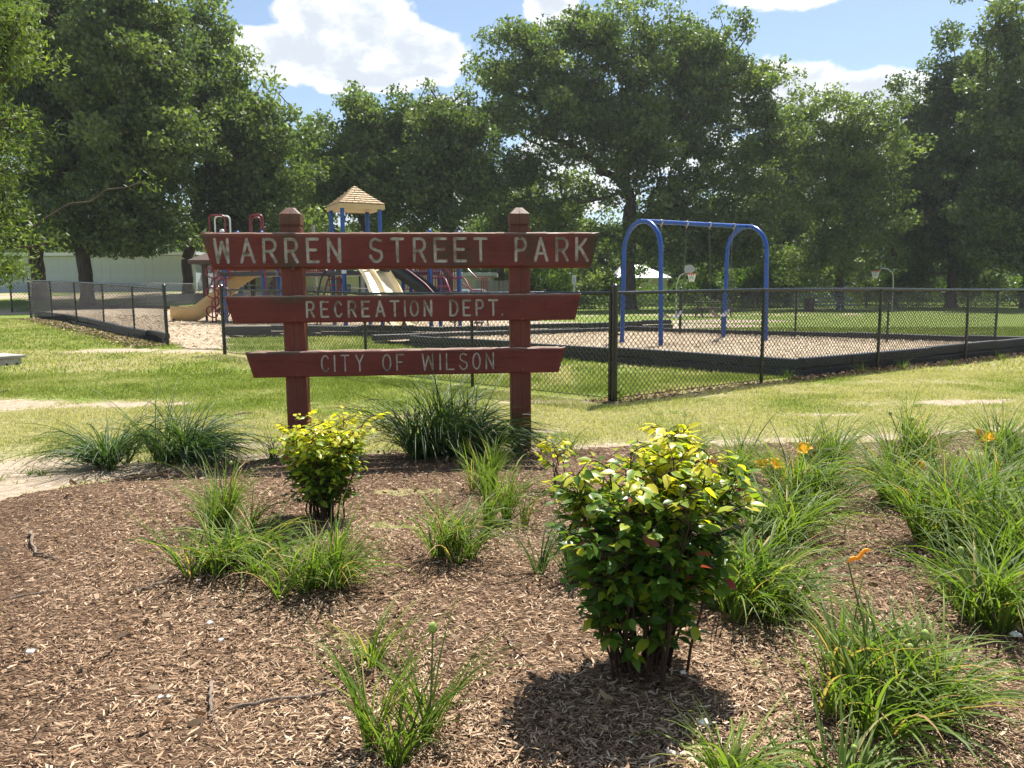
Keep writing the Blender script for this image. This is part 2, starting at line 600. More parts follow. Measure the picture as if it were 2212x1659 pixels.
M['greywood'] = simple_mat('weathered_grey_wood', (0.36, 0.335, 0.30), 0.85, 0.0, 0.25, 14, bumpv=0.5, dirt=(0.17, 0.15, 0.13), dirt_amt=0.6)
M['white'] = simple_mat('white_paint', (0.72, 0.72, 0.70), 0.5)
M['creamwall'] = simple_mat('cream_siding', (0.62, 0.58, 0.44), 0.7, 0.0, 0.05, 2)
M['roofwhite'] = simple_mat('pale_metal_roof', (0.66, 0.68, 0.70), 0.5, 0.0, 0.05, 3)
M['glass'] = simple_mat('dim_window_glass', (0.10, 0.12, 0.13), 0.15, 0.0, 0.2, 3)
M['green_metal'] = simple_mat('pale_blue_metal', (0.12, 0.22, 0.30), 0.4, 0.3)
M['hoopgrey'] = simple_mat('dull_grey_paint', (0.34, 0.35, 0.35), 0.6, 0, 0.2, 5)
M['orange'] = simple_mat('orange_rim', (0.65, 0.10, 0.03), 0.5)


def timber_mat():
    m, nt = new_mat('black_landscape_timber')
    co = coords(nt, 'Object')
    a = noise(nt, 8, 6, 0.7, co)
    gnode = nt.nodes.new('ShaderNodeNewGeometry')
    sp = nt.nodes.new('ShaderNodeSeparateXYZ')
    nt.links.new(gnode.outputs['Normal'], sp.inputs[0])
    up = smooth(nt, sp.outputs[2], 0.6, 0.95)        # upward faces coloured paler to paint in their sunlit edge
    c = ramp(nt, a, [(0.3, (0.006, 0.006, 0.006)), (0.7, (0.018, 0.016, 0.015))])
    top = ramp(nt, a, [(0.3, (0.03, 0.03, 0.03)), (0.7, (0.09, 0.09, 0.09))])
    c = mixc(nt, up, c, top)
    return finish(m, nt, pbsdf(nt, c, 0.5, normal=bump(nt, a, 0.4, 0.01), spec=0.5).outputs[0])


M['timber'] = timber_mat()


def panel_wall_mat():
    m, nt = new_mat('pale_green_panel')
    co = coords(nt, 'Object')
    a = noise(nt, 0.9, 6, 0.7, co)
    b = noise(nt, 2.5, 4, 0.7, coords(nt, 'Object', (2.0, 1, 9)))
    c = ramp(nt, a, [(0.3, (0.41, 0.455, 0.49)), (0.7, (0.53, 0.575, 0.61))])
    c = mixc(nt, smooth(nt, b, 0.55, 0.7, 0, 0.3), c, (0.40, 0.46, 0.48))
    return finish(m, nt, pbsdf(nt, c, 0.55).outputs[0])


M['panel'] = panel_wall_mat()

# ------------------------------------------------------------------ ground
def inpoly(x, y, poly):
    x = np.asarray(x); y = np.asarray(y)
    r = np.zeros(x.shape, bool)
    n = len(poly)
    for i in range(n):
        x1, y1 = poly[i]; x2, y2 = poly[(i + 1) % n]
        c = ((y1 > y) != (y2 > y))
        t = (x2 - x1) * (y - y1) / ((y2 - y1) if y2 != y1 else 1e-9) + x1
        r ^= c & (x < t)
    return r


def vnoise(x, y, s, seed=0):
    """cheap smooth value noise in numpy"""
    rng = np.random.default_rng(seed)
    T = rng.random((64, 64))
    X = np.asarray(x) / s + 1000; Y = np.asarray(y) / s + 1000
    xi = np.floor(X).astype(int); yi = np.floor(Y).astype(int)
    fx = X - xi; fy = Y - yi
    fx = fx * fx * (3 - 2 * fx); fy = fy * fy * (3 - 2 * fy)
    a = T[xi % 64, yi % 64]; b = T[(xi + 1) % 64, yi % 64]; c = T[xi % 64, (yi + 1) % 64]; d = T[(xi + 1) % 64, (yi + 1) % 64]
    return (a * (1 - fx) + b * fx) * (1 - fy) + (c * (1 - fx) + d * fx) * fy


BED = [(-4.6, 0.2), (-4.2, 2.4), (-3.6, 3.6), (-3.15, 4.5), (-2.75, 5.25), (-2.2, 5.75), (-1.4, 6.05), (-0.2, 6.15), (0.9, 6.25), (2.0, 6.25), (3.1, 6.45), (4.3, 6.8),
       (6.0, 7.0), (9.0, 7.2), (9.0, 0.2)]
PLAY = [(-7.55, 17.4), (-16.3, 26.9), (-20.5, 35.0), (-8.0, 35.5), (5.3, 27.6), (5.45, 26.4), (-0.97, 23.05), (-7.3, 19.75), (-6.6, 17.6), (-6.1, 16.2), (-6.9, 16.4)]
SWING_A = (-2.33, 18.0); SWING_B = (4.30, 11.27); SWING_C = (10.7, 15.75); SWING_D = (3.3, 22.0); SWING_E = (-3.3, 18.5)
SWING = [(-2.25, 18.0), (4.33, 11.40), (10.6, 15.72), (3.3, 21.8), (-3.2, 18.55)]

DIRT = [(-4.9, 5.65, 2.4, 0.95, 1.0), (-3.6, 5.3, 0.8, 0.4, 0.9), (-4.3, 4.8, 1.5, 0.7, 1.0), (-5.6, 4.2, 2.0, 1.4, 1.0), (-7.2, 5.1, 2.5, 1.2, 1.0), (-4.95, 9.0, 1.0, 0.45, 0.75), (-6.0, 8.8, 0.9, 0.7, 0.8),
        (-0.2, 7.05, 1.1, 0.28, 0.7), (-1.9, 6.55, 0.9, 0.25, 0.8), (-1.0, 8.0, 0.5, 0.2, 0.6), (0.9, 9.05, 1.0, 0.25, 0.7), (2.2, 9.35, 1.1, 0.2, 0.75),
        (-6.6, 15.9, 1.2, 0.55, 0.9), (-8.0, 16.0, 1.6, 0.5, 0.5), (-3.6, 6.4, 0.7, 0.3, 0.6),
        (1.6, 7.2, 0.7, 0.2, 0.6), (3.0, 7.9, 0.6, 0.15, 0.6), (4.8, 8.6, 1.0, 0.25, 0.5), (6.6, 10.6, 2.0, 0.3, 0.55),
        (6.6, 28.5, 3.2, 2.2, 1.0), (8.4, 33.0, 3.5, 2.0, 0.9), (5.0, 25.2, 1.6, 1.2, 0.9), (10, 41, 14, 2.0, 0.5), (-20, 45, 14, 5, 0.75), (-24, 33, 5, 4, 0.6)]


def bare(x, y):
    """0 grass .. 1 bare soil"""
    x = np.asarray(x, float); y = np.asarray(y, float)
    b = np.zeros(x.shape)
    for (cx, cy, rx, ry, w) in DIRT:
        q = ((x - cx) / rx) ** 2 + ((y - cy) / ry) ** 2
        b = np.maximum(b, w * np.clip(1.25 - q * 0.9, 0, 1))
    s = 0.5 + 0.05 * y
    fine = vnoise(x, y, 0.22, 3) * 0.45 + vnoise(x, y, 0.6, 4) * 0.55
    coarse = vnoise(x + 7, y, 0.9, 14) * 0.6 + vnoise(x, y + 3, 2.1, 15) * 0.4
    b = b + ((fine - 0.5) * 1.1 + (coarse - 0.5) * 1.3) * (b > 0.02)
    b = b + np.clip((fine - 0.68) * 2.6, 0, 1) * (y < 25)
    # thin strips along the fence and the edge of the bed
    b = np.maximum(b, np.clip(1 - np.abs(y - (8.13 + 0.7 * x)) / 0.35, 0, 1) * (x > 1.1) * 0.75)
    b = np.maximum(b, np.clip(1 - np.abs(y - (10.07 - 0.915 * x)) / 0.35, 0, 1) * (x < 1.3) * (x > -5.8) * 0.65)
    edge = 6.15 + 0.16 * np.clip(x, -1, 6)
    b = np.maximum(b, np.clip(1 - np.abs(y - edge) / 0.4, 0, 1) * (x > -2.6) * 0.8)
    return np.clip(b, 0, 1)


def dryness(x, y):
    """straw against green"""
    d = 0.55 * vnoise(x, y, 1.1, 11) + 0.45 * vnoise(x, y, 0.35, 12)
    # greener behind the sign's left half and inside the fence; straw in front of the fence and by the bed
    lush = np.exp(-(((x + 2.6) / 2.6) ** 2 + ((y - 10.3) / 1.7) ** 2)) * 0.45 + np.exp(-(((x + 6.5) / 3.0) ** 2 + ((y - 11.0) / 1.6) ** 2)) * 0.25
    lush = lush + 0.42 * ((y > 9.4 + 0.7 * (x - 1.2)) & (x > 0.9)) + 0.3 * (y > 16)
    dry = 0.04 + np.exp(-((y - 7.2) / 1.5) ** 2) * 0.36 + 0.24 * np.exp(-((y - (7.6 + 0.6 * x)) / 1.3) ** 2) * (x > 0)
    dry = dry + 0.25 * np.exp(-(((x + 5.0) / 2.0) ** 2 + ((y - 7.2) / 1.2) ** 2))
    d = (d - 0.5) * 1.5 + 0.60
    return np.clip(d + dry - lush, 0, 1)


def ground_mat():
    m, nt = new_mat('lawn')
    co = coords(nt, 'Object')
    br = attr(nt, 'bare'); dr = attr(nt, 'dry')
    n1 = noise(nt, 14, 6, 0.75, co); n2 = noise(nt, 60, 4, 0.7, co); n3 = noise(nt, 1.1, 5, 0.65, co)
    green = mixc(nt, smooth(nt, n1, 0.32, 0.68), (0.085, 0.125, 0.022), (0.21, 0.265, 0.055))
    straw = mixc(nt, smooth(nt, n1, 0.32, 0.68), (0.165, 0.150, 0.060), (0.36, 0.33, 0.16))
    f = mth(nt, 'ADD', dr, mth(nt, 'MULTIPLY', mth(nt, 'SUBTRACT', n3, 0.5), 0.8))
    f = mth(nt, 'ADD', f, mth(nt, 'MULTIPLY', mth(nt, 'SUBTRACT', n1, 0.5), 0.9))
    c = mixc(nt, smooth(nt, f, 0.30, 0.80), green, straw)
    dirt = mixc(nt, smooth(nt, n1, 0.3, 0.7), (0.28, 0.215, 0.15), (0.50, 0.41, 0.305))
    dirt = mixc(nt, smooth(nt, n2, 0.55, 0.75, 0, 0.5), dirt, (0.20, 0.145, 0.09))
    b = mth(nt, 'ADD', br, mth(nt, 'MULTIPLY', mth(nt, 'SUBTRACT', n2, 0.5), 0.5))
    b = mth(nt, 'ADD', b, mth(nt, 'MULTIPLY', mth(nt, 'SUBTRACT', n1, 0.5), 0.5))
    c = mixc(nt, smooth(nt, b, 0.42, 0.68), c, dirt)
    h = mth(nt, 'ADD', n2, mth(nt, 'MULTIPLY', n1, 0.6))
    return finish(m, nt, pbsdf(nt, c, 0.95, normal=bump(nt, h, 0.6, 0.03), spec=0.1).outputs[0])


M['ground'] = ground_mat()


def mulch_mat(name, cols, sc):
    m, nt = new_mat(name)
    co = coords(nt, 'Object')
    v = nt.nodes.new('ShaderNodeTexVoronoi'); v.feature = 'F1'
    v.inputs['Scale'].default_value = sc
    mp = nt.nodes.new('ShaderNodeMapping'); mp.inputs['Scale'].default_value = (1, 2.2, 1); mp.inputs['Rotation'].default_value = (0, 0, 0.5)
    dn = nt.nodes.new('ShaderNodeTexNoise'); dn.inputs['Scale'].default_value = sc * 0.25
    nt.links.new(co, dn.inputs['Vector'])
    nt.links.new(mixc(nt, 0.06, co, dn.outputs['Color']), mp.inputs[0])
    nt.links.new(mp.outputs[0], v.inputs['Vector'])
    sp = nt.nodes.new('ShaderNodeSeparateColor'); nt.links.new(v.outputs['Color'], sp.inputs[0])
    n3 = noise(nt, 1.3, 5, 0.65, co)
    f = mth(nt, 'ADD', sp.outputs[0], mth(nt, 'MULTIPLY', mth(nt, 'SUBTRACT', n3, 0.5), 0.7))
    c = ramp(nt, f, cols)
    h = mth(nt, 'ADD', sp.outputs[1], mth(nt, 'MULTIPLY', v.outputs['Distance'], -1.0))
    return finish(m, nt, pbsdf(nt, c, 0.9, normal=bump(nt, h, 1.0, 0.02), spec=0.15).outputs[0])


M['mulch'] = mulch_mat('bed_mulch', [(0.0, (0.055, 0.030, 0.016)), (0.5, (0.17, 0.10, 0.058)), (1.0, (0.34, 0.225, 0.14))], 70)
M['playmulch'] = mulch_mat('play_mulch', [(0.0, (0.25, 0.17, 0.105)), (0.45, (0.48, 0.38, 0.26)), (1.0, (0.70, 0.60, 0.45))], 26)


def warp_axis(lo, hi, n, c, dense):
    """coordinates that are close together around c"""
    t = np.linspace(-1, 1, n)
    k = 4.2
    w = np.sinh(k * t) / np.sinh(k)
    return np.where(w < 0, c + w * (c - lo), c + w * (hi - c)) * (1 - dense) + (np.where(t < 0, c + t * (c - lo), c + t * (hi - c))) * dense


gx = warp_axis(-420, 420, 271, 0.0, 0.0)
gy = warp_axis(-60, 700, 291, 9.0, 0.0)
GX, GY = np.meshgrid(gx, gy)
V = np.stack([GX.ravel(), GY.ravel(), terrain(GX, GY).ravel()], 1)
nx, ny = len(gx), len(gy)
idx = np.arange(nx * ny).reshape(ny, nx)
F = np.stack([idx[:-1, :-1].ravel(), idx[:-1, 1:].ravel(), idx[1:, 1:].ravel(), idx[1:, :-1].ravel()], 1)
tag(link('ground', fast_mesh('ground', V, F, {'bare': bare(V[:, 0], V[:, 1]), 'dry': dryness(V[:, 0], V[:, 1])}, True, [M['ground']])), kind='structure')


def sheet(name, poly, res, mat, off, zfun=None, wob=0.0, kind='structure'):
    xs = [p[0] for p in poly]; ys = [p[1] for p in poly]
    ax = np.arange(min(xs), max(xs) + res, res); ay = np.arange(min(ys), max(ys) + res, res)
    X, Y = np.meshgrid(ax, ay)
    Z = (terrain(X, Y) if zfun is None else zfun(X, Y)) + off
    if wob:
        Z = Z + wob * (vnoise(X, Y, 0.12, 5) - 0.5) + wob * 2 * (vnoise(X, Y, 0.4, 6) - 0.5)
    id_ = np.arange(X.size).reshape(X.shape)
    cx = (X[:-1, :-1] + res / 2).ravel(); cy = (Y[:-1, :-1] + res / 2).ravel()
    if wob:
        k = inpoly(cx + (vnoise(cx, cy, 0.25, 8) - 0.5) * 0.3, cy + (vnoise(cx, cy, 0.25, 9) - 0.5) * 0.3, poly)
    else:
        k = inpoly(cx, cy, poly)
    F = np.stack([id_[:-1, :-1].ravel(), id_[:-1, 1:].ravel(), id_[1:, 1:].ravel(), id_[1:, :-1].ravel()], 1)[k]
    used, inv = np.unique(F, return_inverse=True)
    V = np.stack([X.ravel(), Y.ravel(), Z.ravel()], 1)[used]
    o = link(name, fast_mesh(name, V, inv.reshape(F.shape), None, True, [mat]))
    return tag(o, kind=kind)


sheet('planting_bed', BED, 0.06, M['mulch'], 0.012, None, 0.012)
play_z = lambda X, Y: terrain(X, Y) + 0.014 + 0.12 * sstep((Y - 18.2) / 4)
sheet('playground_surface', PLAY, 0.16, M['playmulch'], 0.0, play_z, 0.02)
swing_z = lambda X, Y: np.full(np.shape(X), 0.15) + 0.02 * (vnoise(X, Y, 1.2, 20) - 0.5) - 0.05 * np.exp(-(((X - 4.1) / 1.6) ** 2 + ((Y - 17.2) / 0.7) ** 2))
sheet('swing_area_surface', SWING, 0.10, M['playmulch'], 0.0, swing_z, 0.02)


# ------------------------------------------------------------------ scatter: chips, blades
def strips(P, yaw, tilt, L, Wd, bend, segs=1, roll=None):
    """flat bent strips; returns vertices and quads"""
    n = len(P)
    d = np.stack([np.cos(yaw) * np.cos(tilt), np.sin(yaw) * np.cos(tilt), np.sin(tilt)], 1)
    s = np.stack([-np.sin(yaw), np.cos(yaw), np.zeros(n)], 1)
    up = np.cross(d, s)
    if roll is not None:
        s2 = s * np.cos(roll)[:, None] + up * np.sin(roll)[:, None]
        up = up * np.cos(roll)[:, None] - s * np.sin(roll)[:, None]
        s = s2
    rows = []
    for i in range(segs + 1):
        t = i / segs - 0.5
        c = P + d * (L * t)[:, None] + up * (bend * (0.25 - t * t) * 4 * L)[:, None]
        w = Wd * (0.5 if segs == 1 else (0.28 if i in (0, segs) else 0.5))
        rows += [c - s * w[:, None], c + s * w[:, None]]
    V = np.stack(rows, 1).reshape(-1, 3)
    k = 2 * (segs + 1)
    base = (np.arange(n) * k)[:, None]
    F = []
    for i in range(segs):
        F.append(base + np.array([2 * i, 2 * i + 1, 2 * i + 3, 2 * i + 2]))
    return V, np.concatenate(F, 0), k


def chips(name, n, region, density_pow, L0, L1, mat, zoff, ztop, poly=None, zf=None, seed=1, segs=2, label=None):
    r = np.random.default_rng(seed)
    x0, x1, y0, y1 = region
    u = r.random(n * 2); y = (y0 ** density_pow + u * (y1 ** density_pow - y0 ** density_pow)) ** (1 / density_pow)
    kx = r.random(n * 2)
    x = (x0 + kx * (x1 - x0)) * (y if x0 > -1.5 and x1 < 1.5 else 1)
    k = inpoly(x, y, poly) if poly is not None else np.ones(len(x), bool)
    if poly is BED:      # worn thin towards the bare ground at the left
        k &= r.random(len(x)) < np.clip(1.0 - 1.3 * np.clip((-x - 0.50 * y) / (0.18 * y), 0, 1) * (y < 4.8) * (0.3 + 0.7 * vnoise(x, y, 0.3, 77)), 0.12, 1)
    x = x[k][:n]; y = y[k][:n]; n = len(x)
    z = (terrain(x, y) if zf is None else zf(x, y)) + zoff + r.random(n) ** 1.6 * ztop
    L = L0 + (L1 - L0) * r.random(n) ** 2.5
    Wd = L * (0.08 + 0.20 * r.random(n) ** 1.8)
    V, F, kk = strips(np.stack([x, y, z], 1), r.random(n) * 2 * math.pi, r.normal(0, 0.17, n), L, Wd, r.normal(0.0, 0.10, n), segs, r.normal(0, 0.32, n))
    var = np.clip(r.beta(2.0, 2.3, n) + 0.22 * (vnoise(x, y, 0.5, 31) - 0.5) + 0.15 * (vnoise(x, y, 1.7, 32) - 0.5), 0, 1)
    o = link(name, fast_mesh(name, V, F, np.repeat(var, kk), False, [mat]))
    tag(o, label, None, None, 'stuff')
    return o


# everything in view of the bed; x is given as a multiple of y
chips('wood_mulch', 84000, (-0.86, 0.90, 1.55, 7.4), 0.9, 0.010, 0.038, M['chip'], 0.012, 0.026, BED, None, 1, 2,
      'loose brown shredded wood mulch covering the planting bed round the sign')
chips('fine_mulch', 180000, (-0.86, 0.90, 1.55, 7.4), 1.0, 0.006, 0.026, M['chip'], 0.010, 0.022, BED, None, 2, 1,
      'fine crumbs of shredded bark between the larger mulch pieces')
chips('play_wood_chips', 42000, (-2.4, 10.0, 11.5, 22), 1.0, 0.04, 0.10, M['playchip'], 0.01, 0.03, SWING, swing_z, 3, 1,
      'pale wood chips loose over the swing area inside the black timbers')
chips('playground_wood_chips', 26000, (-17.0, 2.0, 16.0, 27.5), 1.0, 0.05, 0.13, M['playchip'], 0.01, 0.03, PLAY, play_z, 4, 1,
      'pale wood chips spread under the slides and climbers and spilling out at the opening')


def turf(name, n, y0, y1, hmin, hmax, w, seed, label):
    r = np.random.default_rng(seed)
    u = r.random(n * 3); y = y0 + (y1 - y0) * u
    x = (r.random(n * 3) * 2 - 1) * 0.72 * y1
    k = (np.abs(x) < 0.72 * y + 0.6)
    x, y = x[k], y[k]
    clump = vnoise(x, y, 0.16, 40)
    keep = r.random(len(x)) > np.clip(bare(x, y) * 1.25 + np.clip(0.45 - clump, 0, 1) * 1.0, 0, 0.985)
    keep &= ~inpoly(x, y, BED) & ~inpoly(x, y, SWING) & ~inpoly(x, y, PLAY)
    x, y = x[keep][:n], y[keep][:n]
    n = len(x)
    d = dryness(x, y)
    h = (hmin + (hmax - hmin) * r.random(n)) * (1 - 0.35 * d) * (0.7 + 0.7 * vnoise(x, y, 0.5, 41))
    a = r.random(n) * 2 * math.pi
    lean = h * r.normal(0.55, 0.35, n)
    ca, sa = np.cos(a), np.sin(a)
    z = terrain(x, y)
    b = r.random(n) * 2 * math.pi
    ww = w * (0.6 + 0.8 * r.random(n))
    P0 = np.stack([x - np.cos(b) * ww / 2, y - np.sin(b) * ww / 2, z - 0.003], 1)
    P1 = np.stack([x + np.cos(b) * ww / 2, y + np.sin(b) * ww / 2, z - 0.003], 1)
    P2 = np.stack([x + ca * lean, y + sa * lean, z + h], 1)
    V = np.stack([P0, P1, P2], 1).reshape(-1, 3)
    F = np.arange(3 * n).reshape(n, 3)
    var = np.clip(0.15 + 0.75 * d + r.normal(0, 0.24, n), 0, 1)
    o = link(name, fast_mesh(name, V, F, np.repeat(var, 3), False, [M['turf']]))
    return tag(o, label, None, None, 'stuff')


turf('lawn_grass', 230000, 4.6, 12.0, 0.018, 0.046, 0.009, 50, 'patchy short lawn grass, half green and half straw, between bed and fence')
turf('far_lawn_grass', 105000, 12.0, 26.0, 0.03, 0.075, 0.022, 51, 'short green lawn grass inside and beyond the fence')


# ------------------------------------------------------------------ stroke letters
def arc(cx, cy, rx, ry, a0, a1, n=9):
    return [(cx + rx * math.cos(R(a0 + (a1 - a0) * i / n)), cy + ry * math.sin(R(a0 + (a1 - a0) * i / n))) for i in range(n + 1)]


def bowl(top, bot):
    h = (top - bot) / 2
    return [(0, top), (0.55, top)] + arc(0.55, (top + bot) / 2, 0.43, h, 90, -90, 8)[1:] + [(0, bot)]


GL = {
    'W': [[(0, 1), (0.17, 0), (0.48, 0.87), (0.88, 0), (0.86, 1)]],
    'A': [[(0, 0), (0.47, 1), (1, 0)], [(0.2, 0.32), (0.8, 0.32)]],
    'R': [[(0, 0), (0, 1)], bowl(1, 0.47), [(0.5, 0.47), (1, 0)]],
    'E': [[(1, 1), (0.02, 1), (0.05, 0), (1, 0)], [(0.05, 0.52), (0.82, 0.52)]],
    'N': [[(0, 0), (0, 1), (1, 0), (1, 1)]],
    'S': [[(0.9, 0.92)] + arc(0.47, 0.75, 0.40, 0.25, 50, 215, 8) + [(0.5, 0.5)] + arc(0.52, 0.26, 0.46, 0.27, 40, -150, 9) + [(0.02, 0.24)]],
    'T': [[(0, 1), (1, 1)], [(0.5, 1), (0.52, 0)]],
    'P': [[(0, 0), (0, 1)], bowl(1, 0.47)],
    'K': [[(0, 0), (0, 1)], [(0.85, 0.95), (0.05, 0.45)], [(0.3, 0.6), (1, 0)]],
    'C': [arc(0.52, 0.5, 0.50, 0.5, 40, 320, 14)],
    'I': [[(0.5, 0), (0.5, 1)]],
    'O': [arc(0.5, 0.5, 0.5, 0.5, 90, 450, 18)],
    'D': [[(0, 0), (0, 1), (0.4, 1)] + arc(0.4, 0.5, 0.6, 0.5, 90, -90, 9)[1:] + [(0, 0)]],
    'Y': [[(0, 1), (0.5, 0.5), (1, 1)], [(0.5, 0.5), (0.52, 0)]],
    'F': [[(1, 1), (0.02, 1), (0.02, 0)], [(0.02, 0.52), (0.75, 0.52)]],
    'L': [[(0, 1), (0.02, 0), (1, 0)]],
    '.': [[(0.5, 0.0), (0.5, 0.015)]],
}

# ------------------------------------------------------------------ the park sign
pl = g(640, 986); pr = g(1130, 972)
sx = Vector((pr.x - pl.x, pr.y - pl.y, 0)); sx.normalize()
sn = Vector((sx.y, -sx.x, 0))             # faces the camera
if sn.y > 0:
    sn = -sn
SIGN_RZ = math.atan2(sx.y, sx.x)
POST_W = 0.158
smid = (pl + pr) / 2
smid.z = 0
sign = empty('park_sign', smid, SIGN_RZ, 'weathered red wooden park sign of three boards on two posts', 'sign')
SM = Matrix.Translation(smid) @ Matrix.Rotation(SIGN_RZ, 4, 'Z')
SMI = SM.inverted()
BOARD_T = 0.045
FRONT = -(POST_W / 2 + BOARD_T)           # local y of the boards' front face


def on_sign(u, v, ly=FRONT):
    """local sign coordinates seen at (u, v) on the plane y = ly"""
    o = SMI @ Vector((0, 0, CAM_H)); d = SMI.to_3x3() @ ray(u, v)
    t = (ly - o.y) / d.y
    p = o + d * t
    return p.x, p.z


def post(u_mid, v_top):
    x, zt = on_sign(u_mid, v_top, -POST_W / 2)
    w = POST_W / 2; b = 0.008
    mb_V = []; F = []
    zs = [(-0.35, w), (zt - 0.150, w), (zt - 0.144, w - 0.009), (zt - 0.136, w - 0.009), (zt - 0.130, w), (zt - 0.050, w), (zt - 0.004, w * 0.42), (zt, w * 0.36)]
    for (z, h) in zs:
        bb = min(b, h * 0.3)
        for (ox, oy) in ((-h + bb, -h), (h - bb, -h), (h, -h + bb), (h, h - bb), (h - bb, h), (-h + bb, h), (-h, h - bb), (-h, -h + bb)):
            mb_V.append((x + ox, oy, z))
    for i in range(len(zs) - 1):
        for k in range(8):
            F.append((i * 8 + k, i * 8 + (k + 1) % 8, (i + 1) * 8 + (k + 1) % 8, (i + 1) * 8 + k))
    F.append(tuple((len(zs) - 1) * 8 + k for k in range(8)))
    me = bpy.data.meshes.new('post')
    me.from_pydata([(vx - x, vy, vz) for (vx, vy, vz) in mb_V], [], F)
    a = me.attributes.new('worn', 'FLOAT', 'POINT')
    a.data.foreach_set('value', [1.0 if i // 8 >= 5 else (0.55 if i % 8 in (2, 3, 0) and i // 8 == 0 else 0.1) for i in range(len(mb_V))])
    me.update()
    o = link('post', me, sign, M['redpost'])
    o.location = (x, 0, 0)
    return x, zt


postx = [post(620, 447)[0], post(1120, 447)[0]]
postx = [on_sign(636, 740, -POST_W / 2)[0], on_sign(1126, 740, -POST_W / 2)[0]]
for o, x, lean in zip([c for c in sign.children if c.name.startswith('post')], postx, (0.0, -0.004)):
    o.location.x = x
    o.rotation_euler = (0, lean, 0)


